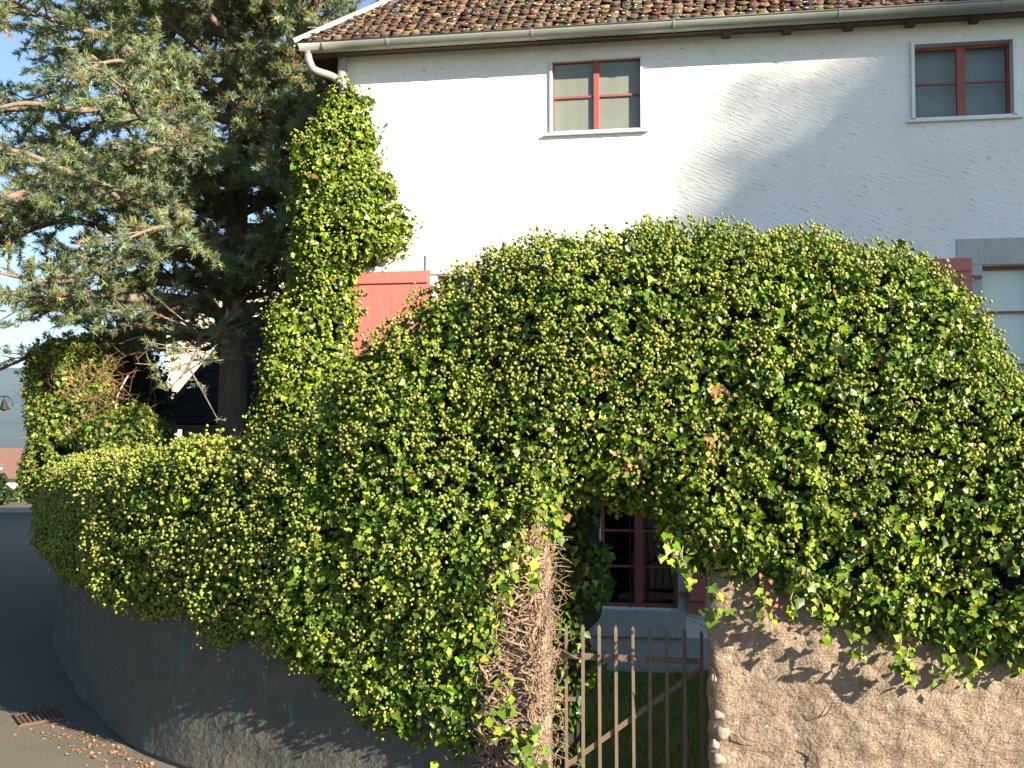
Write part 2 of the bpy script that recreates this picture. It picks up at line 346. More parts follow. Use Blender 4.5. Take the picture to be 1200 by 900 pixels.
# drain grate in the road
gc = at(47, 838, 9.25)
gr = empty('drain_grate', (gc.x, gc.y, .006), R(35)); tag(gr, 'rusty iron drain grate set in the road at the shadow edge', 'drain grate')
mgr = mat('grate_iron', (.10, .06, .045), .8, metal=.2, noise=[(20, .4, .7, (.16, .085, .055), None)], bump=[(40, .4, .004, None)])
m = MB(); m.box(-.19, .19, -.19, -.165, 0, .02); m.box(-.19, .19, .165, .19, 0, .02); m.box(-.19, -.165, -.165, .165, 0, .02); m.box(.165, .19, -.165, .165, 0, .02); m.build('frame', mgr, gr)
m = MB(); m.box(-.165, .165, -.165, .165, -.003, .002); m.build('pit', M['blackiron'], gr)
bm_ = MB().box(-.011, .011, -.165, .165, .003, .016).build('bar', mgr, gr)
for k in range(8):
    o = bm_ if k == 0 else link(bm_.copy(), gr)
    o.location = (-.14 + k * .04, 0, 0)
# leaf litter on the road along the shade line
lp = []
for k in range(650):
    t = random.random(); a = at(70, 825, 9.7); b = at(235, 905, 7.7)
    c = a.lerp(b, t) + Vector((-.1 - abs(random.gauss(0, .20)), -abs(random.gauss(0, .16)), 0)); lp.append((c.x, c.y, .010))
P = np.array(lp); N = norm(rng.normal(0, .35, P.shape) + np.array([0, 0, 1.0]))
v, f, q = leaf_arrays(P, N, rng.uniform(.012, .04, len(P)), OV, OT, 0, 1)
o = np_mesh('leaf_litter', v, f, M['litter'], tint=np.repeat(pick([(.36, .16, .08), (.30, .19, .10), (.42, .30, .18), (.18, .10, .06)], [3, 2, 1, 1], len(P)), q, 0))
tag(o, 'reddish brown fallen leaf crumbs scattered on the road by the curved wall', 'leaf litter', kind='stuff')

# ================================================================== CURVED WALL (left)
def smooth_path(pts, n):
    pts = np.array(pts, float); d = np.r_[0, np.cumsum(np.linalg.norm(np.diff(pts[:, :2], axis=0), axis=1))]
    s = np.linspace(0, d[-1], n); out = np.stack([np.interp(s, d, pts[:, k]) for k in range(pts.shape[1])], 1)
    for _ in range(3): out[1:-1] = (out[:-2] + out[1:-1] * 2 + out[2:]) / 4
    return out
wp = smooth_path(WALL[:-1], 300)
tg = norm(np.gradient(wp, axis=0)); wn = np.stack([-tg[:, 1], tg[:, 0]], 1) * -1      # candidate normal
if wn[10, 1] > 0: wn = -wn
cw = empty('curved_wall', (wp[60, 0], wp[60, 1], 0)); tag(cw, 'smooth stained concrete wall curving round the street corner under the ivy', 'wall')
hh = np.linspace(0, 1.85, 40)
Gw = np.zeros((300, 40, 3)); Gw[..., 0] = wp[:, None, 0]; Gw[..., 1] = wp[:, None, 1]; Gw[..., 2] = hh
rel = fbm(Gw, 1.1, 4) * .035 + fbm(Gw, 4.5, 8) * .012 + fbm(Gw, 13, 2) * .005
rel += .05 * np.exp(-hh / .22)[None]                                  # slight batter at the foot
Gf = Gw.copy(); Gf[..., :2] += wn[:, None, :] * rel[..., None]
Gb = Gw.copy(); Gb[..., :2] -= wn[:, None, :] * .42
ring = np.concatenate([Gf, Gb[:, ::-1]], 1); a, b = ring.shape[:2]
i, j = np.meshgrid(np.arange(a - 1), np.arange(b), indexing='ij'); q = (i * b + j).ravel(); q2 = (i * b + (j + 1) % b).ravel()
V = ring.reshape(-1, 3) - np.array([wp[60, 0], wp[60, 1], 0]); F = np.stack([q, q + b, q2 + b, q2], 1)
np_mesh('render_face', V, F, M['concrete'], cw, smooth=True)
m = MB(); cap = []
for k in (0, 299): cap.append([tuple(ring[k, jj] - np.array([wp[60, 0], wp[60, 1], 0])) for jj in range(b)])
m.add(cap[0], [tuple(range(b))]); m.add(cap[1], [tuple(range(b))]); m.build('end_face', M['concrete'], cw)

# ================================================================== STONE WALL (right of gate)
RW0 = Vector((1.235, 6.52, 0)); rwd = Vector((1, -.127, 0)).normalized(); rwn = Vector((-.127, -1, 0)).normalized()
sw = empty('stone_wall', RW0, math.atan2(rwd.y, rwd.x)); tag(sw, 'rough pinkish beige rendered stone wall right of the iron gate', 'wall')
def rough_sheet(nx, nz, L_, Hh, amp=1.0, face='front'):
    X, Z = np.meshgrid(np.linspace(0, L_, nx), np.linspace(0, Hh, nz), indexing='ij')
    P = np.stack([X, np.zeros_like(X), Z], -1)
    d = fbm(P, 1.3, 5) * .04 + fbm(P, 5, 7) * .022 + fbm(P, 14, 3) * .011 + np.abs(fbm(P, 30, 1)) * .008
    return X, Z, d * amp
X, Z, d = rough_sheet(260, 110, 5.4, 1.75)
edge = np.clip(1 - X / .10, 0, 1) ** 2
G = np.stack([X + edge * fbm(np.stack([X, Z, Z], -1), 6, 2) * .07 * 0, -d + edge * .05, Z], -1)
je = fbm(np.stack([X[:1] * 0, Z[:1], Z[:1] * 0], -1), 7, 5)[0] * .030
G[..., 0] += (1 - np.clip(X / .3, 0, 1)) * je[None]
# jamb continues from the front edge into depth
nj = 24; J = np.zeros((nj, 110, 3)); J[..., 2] = Z[:1]
yy = np.linspace(.48, .0, nj)[:, None]
J[..., 0] = G[0, :, 0][None] + .14 * yy + (fbm(np.stack([np.repeat(yy, 110, 1), Z[:1].repeat(nj, 0), yy * 0 + 3 * np.ones((1, 110))], -1), 9, 2) * .02) * (yy / .48)
J[..., 1] = yy + G[0, :, 1][None] * (1 - yy / .48)
GG = np.concatenate([J[:-1], G], 0)
a, b = GG.shape[:2]; i, j = np.meshgrid(np.arange(a - 1), np.arange(b - 1), indexing='ij'); q = (i * b + j).ravel()
np_mesh('render_face', GG.reshape(-1, 3), np.stack([q, q + b, q + b + 1, q + 1], 1), M['roughcast'], sw, smooth=True)
m = MB(); m.box(.12, 5.4, .05, .48, 0, 1.74); m.build('wall_core', M['roughcast'], sw)
# pale stones that show at the end of the wall
stp = [(843, 757, 18, 16), (838, 797, 12, 13), (843, 840, 15, 12), (848, 862, 18, 17), (838, 876, 11, 12), (843, 893, 16, 14), (972, 812, 13, 9)]
for (px, py, wpx, hpx) in stp:
    p = at(px, py, 6.47); lc = p - RW0; lx = lc.dot(rwd); s_ = 6.47 / 1200
    k = 9; vs = []; cv = (lx, .012, p.z)
    for ring_, sc2, oy in ((0, 1.0, .03), (1, .92, .004), (2, .6, -.008)):
        for a in range(k):
            an = 2 * math.pi * a / k; rr = 1 + .22 * math.sin(a * 2.3 + px) ; vs.append((lx + math.cos(an) * wpx * .5 * s_ * sc2 * rr, oy + random.uniform(-.004, .004), p.z + math.sin(an) * hpx * .5 * s_ * sc2 * rr))
    vs.append((lx, -.010, p.z)); fs = []
    for r_ in range(2):
        for a in range(k): fs.append((r_ * k + a, r_ * k + (a + 1) % k, (r_ + 1) * k + (a + 1) % k, (r_ + 1) * k + a))
    for a in range(k): fs.append((2 * k + a, 2 * k + (a + 1) % k, 3 * k))
    MB().add(vs, fs).build('stone', M['palestone'], sw, smooth=True)
# cracks in the render: thin dark grooves modelled as slivers
def crack(pts, wd):
    mm = MB(); pp = []
    for (px, py) in pts:
        p = at(px, py, 6.47); lc = p - RW0; lx = lc.dot(rwd); pp.append((lx, -.026, p.z))
    mm.tube(pp, [wd * (1 - .7 * abs(2 * i / (len(pp) - 1) - 1)) for i in range(len(pp))], 5)
    return mm
mck = mat('crack', (.05, .035, .025), 1)
for pts, wd in (([(974, 817), (971, 826), (966, 834), (958, 838), (950, 831)], .0045), ([(944, 872), (950, 876), (955, 882), (957, 892), (961, 902)], .006), ([(868, 846), (866, 856), (870, 864), (879, 868), (892, 870)], .0045), ([(833, 782), (838, 790), (837, 800)], .006)):
    crack(pts, wd).build('crack', mck, sw, smooth=True)
m = MB(); p = at(855, 801, 6.47); lc = p - RW0; lx = lc.dot(rwd)
m.tube([(lx, -.016, p.z), (lx, .0, p.z)], .014, 10); m.build('drain_hole', M['blackiron'], sw)

# ================================================================== LEFT GATE PILLAR under the vines
pb = at(585, 880, 6.6); LP0 = -.10
pil = empty('gate_pillar', (.10, 6.78, 0), -TH); tag(pil, 'narrow rendered gate pillar left of the gate, wrapped in brown ivy stems', 'pillar')
X, Z = np.meshgrid(np.linspace(0, 2 * math.pi, 60), np.linspace(0, 2.0, 70), indexing='ij')
sqx = np.sign(np.cos(X)) * np.abs(np.cos(X)) ** .35 * .14; sqy = np.sign(np.sin(X)) * np.abs(np.sin(X)) ** .35 * .2
P = np.stack([sqx, sqy, Z], -1); d = 1 + fbm(P, 7, 1) * .12
P[..., 0] *= d; P[..., 1] *= d; a, b = P.shape[:2]; i, j = np.meshgrid(np.arange(a - 1), np.arange(b - 1), indexing='ij'); q = (i * b + j).ravel()
np_mesh('pillar_body', P.reshape(-1, 3), np.stack([q, q + b, q + b + 1, q + 1], 1), M['pillar'], pil, smooth=True)

# ================================================================== GATE
def gy(x): return 6.70 - .09 * (x - .25)
gate = empty('iron_gate', (.25, 6.72, 0)); tag(gate, 'rusty iron garden gate of pointed bars with a diagonal brace', 'gate')
def gl(px, py):                       # pixel on the gate plane to gate-local point
    d = ray(px, py); # plane y = 6.70-.09(x-.25)
    t = (6.94 + .0225) / (d.y + .09 * d.x); p = d * t
    return Vector((p.x - .25, p.y - 6.72, p.z + H))
bars = [(645.5, 733, 649), (663.5, 731, 663.5), (683, 732, 684), (702, 732, 704), (721.5, 733, 724), (741.5, 734, 744), (761.5, 735, 764), (781, 736, 784.5), (802, 737, 806), (822, 739, 826)]
for (px, py, pb_) in bars:
    top = gl(px, py); mm = MB(); x, y = top.x, top.y; zt = top.z; wd = .0135 + random.uniform(-.001, .001)
    wd = .0105 + random.uniform(-.001, .001); lean = random.uniform(-.004, .004); vs = []
    lv = [(.10, 1, 1), (.5, 1, 1), (.9, 1, 1), (zt - .045, 1, 1), (zt - .022, 1.15, .7), (zt, .25, .3)]
    for (z, sx, sy) in lv:
        ox = lean * (1 - z / zt)
        for (a, b) in ((-1, -1), (1, -1), (1, 1), (-1, 1)): vs.append((x + ox + a * wd * sx, y + b * .009 * sy, z))
    fs = [(3, 2, 1, 0), (20, 21, 22, 23)]
    for k in range(5):
        for c in range(4): fs.append((k * 4 + c, k * 4 + (c + 1) % 4, k * 4 + 4 + (c + 1) % 4, k * 4 + 4 + c))
    mm.add(vs, fs).build('bar', M['iron'], gate)
off = Vector((0, .0165, 0))
MB().bar(gl(640, 767.5) + off, gl(824, 776) + off, .010, .042).build('top_rail', M['iron'], gate)
MB().bar(gl(664, 898) + off, gl(823, 783) + off, .010, .034).build('diagonal_brace', M['iron'], gate)
a = gl(642, 768); b = gl(826, 776); MB().bar(Vector((a.x, a.y, .22)) + off, Vector((b.x, b.y, .22)) + off, .010, .042).build('bottom_rail', M['iron'], gate)
MB().bar(gl(644, 819) + off, gl(675, 820) + off, .010, .028).build('latch_plate', M['iron'], gate)
for zz in (.35, .98): MB().tube([(b.x + .0, b.y, zz), (b.x + .05, b.y + .01, zz)], .012, 8).build('hinge', M['iron'], gate)
for (px, py) in ((641, 767), (667, 768), (731, 772), (744, 772)):
    p = gl(px, py); MB().tube([p + Vector((0, -.012, 0)), p + Vector((0, -.020, 0))], .009, 8).build('rivet', M['iron'], gate)

# ================================================================== HOUSE
house = empty('house', HO, -TH); tag(house, 'white plastered house with brown tiled roof and red window frames behind the hedge', 'house')
XL, _ = fl(396, 90); XR = 10.0; DEP = 9.0
ZG = 0.03
_, zgut = fl(600, 47, .36)            # underside of the gutter
ZE = zgut + .02
def wall_with_holes(x0, x1, z0, z1, holes, th):
    xs_ = sorted({x0, x1, *[h[0] for h in holes], *[h[1] for h in holes]}); zs_ = sorted({z0, z1, *[h[2] for h in holes], *[h[3] for h in holes]})
    mm = MB()
    def inside(x, z): return any(h[0] < x < h[1] and h[2] < z < h[3] for h in holes)
    for a, b in zip(xs_[:-1], xs_[1:]):
        for c, d in zip(zs_[:-1], zs_[1:]):
            if inside((a + b) / 2, (c + d) / 2): continue
            mm.add([(a, 0, c), (b, 0, c), (b, 0, d), (a, 0, d)], [(0, 1, 2, 3)])
            mm.add([(a, th, c), (b, th, c), (b, th, d), (a, th, d)], [(3, 2, 1, 0)])
    for (a, b, c, d) in holes:
        for q in ([(a, 0, c), (a, th, c), (a, th, d), (a, 0, d)], [(b, 0, c), (b, 0, d), (b, th, d), (b, th, c)], [(a, 0, c), (b, 0, c), (b, th, c), (a, th, c)], [(a, 0, d), (a, th, d), (b, th, d), (b, 0, d)]): mm.add(q, [(0, 1, 2, 3)])
    return mm
def rect(px0, py0, px1, py1):
    pm, qm = (px0 + px1) / 2, (py0 + py1) / 2
    return (fl(px0, qm)[0], fl(px1, qm)[0], fl(pm, py1)[1], fl(pm, py0)[1])
W1 = rect(647, 70, 751, 153); W2 = rect(1071, 50, 1187, 137)
W3 = rect(1152, 309, 1292, 470)
W4 = rect(703, 585, 794, 714)
W5 = rect(512, 321, 612, 468)
HOLES = [W1, W2, W3, W4, W5]
wl = wall_with_holes(XL, XR, 0, ZE + .2, HOLES, .38)
for (q) in ([(XL, 0, 0), (XL, 0, ZE + .2), (XL, DEP, ZE + .2), (XL, DEP, 0)], [(XR, 0, 0), (XR, DEP, 0), (XR, DEP, ZE + .2), (XR, 0, ZE + .2)], [(XL, DEP, 0), (XL, DEP, ZE + .2), (XR, DEP, ZE + .2), (XR, DEP, 0)]): wl.add(q, [(0, 1, 2, 3)])
wallo = wl.build('wall', M['plaster'], house)
m = MB(); m.box(XL + .02, XR - .02, .39, DEP - .02, 2.55, 2.7); m.box(XL + .02, XR - .02, .39, DEP - .02, 5.0, 5.15); m.box(XL + .02, XR - .02, 3.0, 3.1, 0, ZE); m.build('inner_floor', M['darkroom'], house); MB().box(XL + .05, XR - .05, 1.9, 2.0, .05, 2.5).build('dark_backing', M['blackroom'], house); MB().box(XL + .05, XR - .05, 1.9, 2.0, 2.72, 4.98).build('dark_backing', M['darkroom'], house); MB().box(XL + .05, XR - .05, .39, 1.89, .04, .06).build('inner_floor', M['blackroom'], house)  # dark partitions and a black lower floor added to make the rooms look unlit
# base plinth
za = fl(750, 745)[1]; zb_ = fl(750, 766)[1]
m = MB(); m.box(XL - .01, XR, -.034, -.002, 0, zb_); m.build('plinth', M['plaster_surround'], house, bevel=.01)
m = MB(); m.box(XL - .01, XR, -.022, -.001, zb_ + .002, za); m.build('plinth_band', M['plaster_surround'], house, bevel=.006)

def window(W, y0, frame_w, mull_w, bars, mfr, liner=None, sill=None, curtain=None, curtain_gap=.1, inner=None):
    """frame set y0 behind the facade; bars = fractions of the height for the thin glazing bars"""
    x0, x1, z0, z1 = W; xm = (x0 + x1) / 2
    mm = MB(); f = frame_w; D = .04
    e = .004
    mm.box(x0 + e, x0 + f, y0, y0 + D, z0 + e, z1 - e); mm.box(x1 - f, x1 - e, y0, y0 + D, z0 + e, z1 - e)
    mm.box(x0 + f, x1 - f, y0, y0 + D, z0 + e, z0 + f); mm.box(x0 + f, x1 - f, y0, y0 + D, z1 - f, z1 - e)
    wn_ = mm.build('window', mfr, house)
    MB().box(xm - mull_w / 2, xm + mull_w / 2, y0 - .012, y0 + D - .002, z0 + f, z1 - f).build('mullion', mfr, wn_, bevel=.004)
    zz = [z0 + f] + [z0 + (z1 - z0) * b for b in bars] + [z1 - f]
    for side, (a, b) in enumerate(((x0 + f, xm - mull_w / 2), (xm + mull_w / 2, x1 - f))):
        sfm = MB()
        for bz in zz[1:-1]: MB().box(a, b, y0 + .006, y0 + .034, bz - .012, bz + .012).build('glazing_bar', mfr, wn_)
        for k in range(len(zz) - 1):
            c = zz[k] + (.012 if k else 0); d = zz[k + 1] - (.012 if k < len(zz) - 2 else 0)
            MB().box(a, b, y0 + .018, y0 + .022, c, d).build('pane', M['glass'], wn_)
    if liner:
        lw, pr = liner; mm = MB(); g = .003
        # liner frame standing proud of the wall, outside the opening edge
        mm.box(x0 - lw, x0 - g + .006, -pr, y0 - .002, z0, z1 + lw); mm.box(x1 + g - .006, x1 + lw, -pr, y0 - .002, z0, z1 + lw); mm.box(x0 + .003, x1 - .003, -pr, y0 - .002, z1 + g - .006, z1 + lw)
        mm.box(x0 + .003, x1 - .003, -pr * .6, y0 - .002, z0 - .02, z0 + .006)
        mm.build('liner', M['whitemetal'], wn_)
    if sill:
        sx, sd_, sh = sill; MB().box(x0 - sx, x1 + sx, -sd_, y0 - .004, z0 - sh - .021, z0 - .021).build('sill', M['whitemetal'], wn_, bevel=.004)
    if curtain:
        a = np.linspace(x0, x1, 40); vs = []; 
        for k, xx in enumerate(a):
            yy = y0 + D + curtain_gap + .0006 * math.sin(xx * 37)
            vs += [(xx, yy, z0), (xx, yy, z1), (xx, yy + .006, z0), (xx, yy + .006, z1)]
        fs = []
        for k in range(39): fs += [(4 * k, 4 * k + 4, 4 * k + 5, 4 * k + 1), (4 * k + 2, 4 * k + 3, 4 * k + 7, 4 * k + 6)]
        MB().add(vs, fs).build('curtain', curtain, wn_, smooth=True)
    return wn_
w1 = window(W1, .028, .015, .062, [.5], M['redwood'], liner=(.022, .025), sill=(.08, .05, .022), curtain=M['curtain_grey'], curtain_gap=-.012)
w2 = window(W2, .085, .032, .085, [.5], M['redwood'], liner=(.03, .035), sill=(.08, .05, .022), curtain=M['curtain_blue'])
w1['label'] = 'upper window with grey net curtain behind red bars'; w2['label'] = 'upper window with dark curtain in shade'
w3 = window(W3, .12, .035, .09, [.27, .66], M['redwood'], curtain=M['blind'], curtain_gap=.02)
w4 = window(W4, .13, .04, .09, [.37, .70], M['redwood'])
w5 = window(W5, .12, .04, .09, [.35, .68], M['redwood'], curtain=M['curtain_grey'])
# iron bars in front of the ground floor window
for px in (738, 757):
    x = fl(px, 650)[0]; MB().tube([(x, .05, W4[2] - .01), (x, .05, W4[3] + .01)], .006, 8).build('security_bar', M['blackiron'], house)
# surrounds (painted bands) butted round the openings, proud of the wall
def surround(W, wl_, wr, top, bot, pr=.018, mm_='plaster_surround'):
    x0, x1, z0, z1 = W; mm = MB()
    mm.box(x0 - wl_, x0, -pr, -.002, z0, z1); mm.box(x1, x1 + wr, -pr, -.002, z0, z1); mm.box(x0 - wl_, x1 + wr, -pr, -.002, z1, z1 + top)
    if bot: mm.box(x0 - wl_ * .6, x1 + wr * .6, -pr - .035, -.002, z0 - bot, z0)
    mm.build('window_surround', M[mm_], house, bevel=.006)
surround(W3, .24, .24, .27, .15); surround(W4, .14, .14, .22, fl(750, 714)[1] - fl(750, 746)[1] - .002)
MB().box(fl(499, 305)[0], fl(624, 305)[0], -.02, -.002, W5[3] + .004, fl(560, 297)[1]).build('lintel', M['lintel'], house, bevel=.006)
MB().box(W5[0] - .02, W5[1] + .1, -.05, -.002, W5[2] - .14, W5[2]).build('window_ledge', M['lintel'], house, bevel=.006)
# shutters: board + raised battens
def shutter(x0, x1, z0, z1, side, y=-.055, boards=5):
    sh = MB().box(x0, x1, y, y + .022, z0, z1).build('shutter', M['shutter'], house, bevel=.003)
    h = z1 - z0; e = .02
    MB().box(x0 + e, x1 - e, y - .022, y - .001, z1 - .135, z1 - .045).build('batten', M['shutter'], sh, bevel=.004)
    MB().box(x0 + e, x1 - e, y - .022, y - .001, z0 + .12, z0 + .23).build('batten', M['shutter'], sh, bevel=.004)
    n_ = boards
    for k in range(1, n_):
        xx = x0 + (x1 - x0) * k / n_; MB().box(xx - .0012, xx + .0012, y - .0015, y - .0002, z0, z1).build('board_joint', mat_joint, sh)
    xh = x1 if side > 0 else x0
    for zz in (z1 - .2, z0 + .2): MB().box(min(xh, xh + side * .09), max(xh, xh + side * .09), y - .012, y + .008, zz - .018, zz + .018).build('hinge', M['redwood'], sh)
mat_joint = mat('board_joint', (.34, .10, .09), .8)
xa, zt_ = fl(414, 319, .055); xb = fl(504, 319, .055)[0]; shutter(xa, xb, W5[2] + .01, zt_, 1, boards=4)
xa, zt_ = fl(1096, 303, .055); xb = fl(1139, 303, .055)[0]; shutter(xa - .1, xb, W3[2], zt_, 1)
xa, zb4 = fl(806, 718, .055); shutter(xa, xa + .50, zb4, W4[3], -1)
# ---- roof, hip at the left end
PT = math.tan(R(42)); OV_ = .24
ex0, ex1, ey0, ey1 = XL - .42, XR + .4, -OV_, DEP + OV_
run = (ey1 - ey0) / 2; zr = ZE + .10 + run * PT
zb0 = ZE + .10
m = MB(); vs = [(ex0, ey0, zb0), (ex1, ey0, zb0), (ex1, ey1, zb0), (ex0, ey1, zb0), (ex0 + run, ey0 + run, zr), (ex1, ey0 + run, zr)]
vs2 = [(x, y, z - .05) for (x, y, z) in vs]
m.add(vs, [(0, 1, 5, 4), (0, 4, 3), (2, 3, 4, 5), (1, 2, 5)]); m.add(vs2, [(4, 5, 1, 0), (3, 4, 0), (5, 4, 3, 2), (5, 2, 1)]); m.add(vs + vs2, [(0, 6, 7, 1), (1, 7, 8, 2), (2, 8, 9, 3), (3, 9, 6, 0)])
roof = m.build('roof', M['eaves'], house)
# tiles: every one real geometry, joined (each shows less than ten pixels)
sl_ = math.hypot(1, PT); gauge = .082; tw = .112; rows = int(run * sl_ / gauge)
TVx = []; cols = []
nt_ = 0; VV = []; FF = []; CC = []
for r_ in range(rows):
    s0 = r_ * gauge; y = ey0 - .05 + s0 / sl_; lift = .028
    xstart = ex0 + max(0, (s0 / sl_)) + random.uniform(.3, .7) * tw * (r_ % 2); x = xstart
    while x < ex1 - tw:
        if r_ > 26 and r_ < rows - 3 and False: break
        jx = random.uniform(-.014, .014); jl = abs(random.gauss(0, .009)) + (.02 if random.random() < .05 else 0); js = random.gauss(0, .014)
        L_ = .15; cs, sn = 1 / sl_, PT / sl_
        def pt(u, l, h): 
            return (x + u + jx, y + (l + js) * cs - h * sn, zb0 + (s0 + l + js) * sn - .05 * PT * 0 + h * cs + 0)
        g = tw - .012; h0 = lift + jl; h1 = .006
        b1 = [pt(0, 0.02, h0), pt(g * .3, -.008, h0 + .003), pt(g * .7, -.008, h0 + .003), pt(g, 0.02, h0), pt(g, L_, h1), pt(0, L_, h1)]
        b0 = [pt(0, 0.02, h0 - .014), pt(g * .3, -.008, h0 - .013), pt(g * .7, -.008, h0 - .013), pt(g, .02, h0 - .014)]
        n0 = len(VV); VV += b1 + b0
        FF += [(n0, n0 + 1, n0 + 2), (n0, n0 + 2, n0 + 3), (n0, n0 + 3, n0 + 4), (n0, n0 + 4, n0 + 5), (n0, n0 + 6, n0 + 7), (n0, n0 + 7, n0 + 1), (n0 + 1, n0 + 7, n0 + 8), (n0 + 1, n0 + 8, n0 + 2), (n0 + 2, n0 + 8, n0 + 9), (n0 + 2, n0 + 9, n0 + 3)]
        nt_ += 1; x += tw
tc_ = pick([(.09, .055, .04), (.125, .074, .05), (.07, .05, .042), (.135, .095, .07), (.045, .037, .032), (.15, .105, .045), (.08, .075, .052)], [4, 3, 3, 2, 3, .8, 1], nt_, .3)
o = np_mesh('roof_tiles', VV, FF, M['tile'], house, tint=np.repeat(tc_, 10, 0)); o['kind'] = 'stuff'
# lichen spots on tiles: small raised crusts
nl = 2600; VA = np.array(VV).reshape(-1, 10, 3); ci = rng.integers(0, min(len(VA), int(26 * 75)), nl); c0 = VA[ci]; u_, v_ = rng.random((2, nl, 1))
P = c0[:, 0] * (1 - u_) * (1 - v_ * .5) + c0[:, 3] * u_ * (1 - v_ * .5) + (c0[:, 5] * (1 - u_) + c0[:, 4] * u_) * v_ * .5
nrm_ = np.array([0, -PT / sl_, 1 / sl_]); P = P + nrm_ * .006
N = np.tile(nrm_, (nl, 1)); v, f, q = leaf_arrays(P - nrm_ * 0, N, rng.uniform(.008, .030, nl), np.array([(-.5, -.4, 0), (.1, -.6, 0), (.55, -.1, 0), (.3, .5, 0), (-.4, .4, 0), (0, 0, .15)]), np.array([(5, i, (i + 1) % 5) for i in range(5)]), 0, 1)
o = np_mesh('lichen', v, f, M['tile'], house, tint=np.repeat(pick([(.42, .39, .34), (.34, .21, .06), (.30, .27, .22)], [2, 2, 1], nl), q, 0)); o['kind'] = 'stuff'
# hip flashing
hv = Vector((run, run, zr - zb0)).normalized()
a = Vector((ex0 - .02, ey0 - .05, zb0 + .03)); MB().bar(a, a + hv * (run * 1.7), .13, .05).build('hip_flashing', M['flash'], house)
# skylight frame near the eave
xa = fl(905, 0, -.4)[0]; xb = fl(958, 0, -.4)[0]; y = .22
zq = zb0 + (y - ey0) * PT
m = MB(); 
for (a_x, b_x, l0, l1) in ((xa, xb, 0, .06), (xa, xb, .74, .8), (xa, xa + .06, .06, .74), (xb - .06, xb, .06, .74)):
    cs, sn = 1 / sl_, PT / sl_
    def q3(x, l, h): return (x, y + l * cs - h * sn, zq + l * sn + h * cs)
    m.add([q3(a_x, l0, .03), q3(b_x, l0, .03), q3(b_x, l1, .03), q3(a_x, l1, .03), q3(a_x, l0, .12), q3(b_x, l0, .12), q3(b_x, l1, .12), q3(a_x, l1, .12)], [(3, 2, 1, 0), (4, 5, 6, 7), (0, 1, 5, 4), (1, 2, 6, 5), (2, 3, 7, 6), (3, 0, 4, 7)])
skl = m.build('skylight', M['whitemetal'], house)
MB().add([q3(xa + .06, .06, .07), q3(xb - .06, .06, .07), q3(xb - .06, .74, .07), q3(xa + .06, .74, .07)], [(0, 1, 2, 3)]).build('pane', M['glass'], skl)
# fascia, soffit, rafter tails
MB().box(ex0 + .06, ex1, ey0 + .02, ey0 + .045, ZE + .0, zb0 - .045).build('fascia_board', M['eaves'], house)
MB().box(ex0 + .06, ex1, ey0 + .05, -.002, ZE + .035, ZE + .05).build('soffit', mat('soffit', (.13, .09, .06), .85, noise=[(5, .4, .8, (.09, .06, .04), (1, 8, 1))]), house)
rt = MB().box(-.045, .045, ey0 + .05, -.003, ZE - .018, ZE + .032).build('rafter_tail', M['eaves'], house)
for k in range(9):
    o = rt if k == 0 else link(rt.copy(), house)
    o.location = (XL + 4.30 + k * .62, .0, .012)
# gutter: half-round trough + rim
gx0 = fl(351, 45, .36)[0]; gr_ = .088; gyc = ey0 - .065; gzc = zgut + .098
prof = []
for k in range(13):
    a = math.pi * (k / 12); prof.append((gyc - math.cos(a) * gr_, gzc - math.sin(a) * gr_))
vs = []; nseg = 24; gxs = np.linspace(gx0, ex1, nseg)
for xx in gxs:
    dz = random.uniform(-.002, .002)
    for (y, z) in prof: vs.append((xx, y, z + dz))
    for (y, z) in prof[::-1]: vs.append((xx, gyc + (y - gyc) * .93, gzc + (z - gzc) * .93 + dz))
K = 26; fs = [(i * K + j, i * K + (j + 1) % K, (i + 1) * K + (j + 1) % K, (i + 1) * K + j) for i in range(nseg - 1) for j in range(K)]
fs += [tuple(range(K)), tuple((nseg - 1) * K + k for k in range(K))]
gut = MB().add(vs, fs).build('gutter', M['zinc'], house, smooth=True)
MB().tube([(gx0, gyc - gr_, gzc + .004), (ex1, gyc - gr_, gzc + .004)], .009, 8).build('rim', M['zinc'], gut, smooth=True)
jt = MB()
vs = []
for xx in (-.012, .012):
    for (y, z) in prof: vs.append((xx, gyc + (y - gyc) * 1.07, gzc + (z - gzc) * 1.07 + (.0 if 0 < prof.index((y, z)) < 12 else .012)))
    for (y, z) in prof[::-1]: vs.append((xx, gyc + (y - gyc) * 1.0, gzc + (z - gzc) * 1.0))
jt.add(vs, [(j, (j + 1) % K, K + (j + 1) % K, K + j) for j in range(K)] + [tuple(range(K)), tuple(K + k for k in range(K))])
jo = jt.build('joint', M['pipe'], gut)
for k, px in enumerate((377, 453, 623, 790, 985, 1178)):
    o = jo if k == 0 else link(jo.copy(), gut); o.location = (fl(px, 40, .4)[0], 0, 0)
# downpipe: swan neck from the gutter end to the corner of the wall
xp, zp = fl(359, 62, .36); xq, zq_ = fl(402, 104, .10)
pth = [(xp, gyc, gzc - .03), (xp, gyc, zp - .03), (xp + .02, gyc + .01, zp - .10), (xp + .07, gyc + .03, zp - .17), (xq - .10, -.16, zq_ + .12), (xq - .03, -.11, zq_ + .05), (xq + .0, -.10, zq_ - .06), (xq, -.10, .1)]
def cr(pts, n=6):
    pts = [Vector(p) for p in pts]; out = []
    for i in range(len(pts) - 1):
        p0, p1, p2, p3 = pts[max(i - 1, 0)], pts[i], pts[i + 1], pts[min(i + 2, len(pts) - 1)]
        for k in range(n):
            t = k / n; out.append(.5 * ((2 * p1) + (-p0 + p2) * t + (2 * p0 - 5 * p1 + 4 * p2 - p3) * t * t + (-p0 + 3 * p1 - 3 * p2 + p3) * t ** 3))
    out.append(pts[-1]); return out
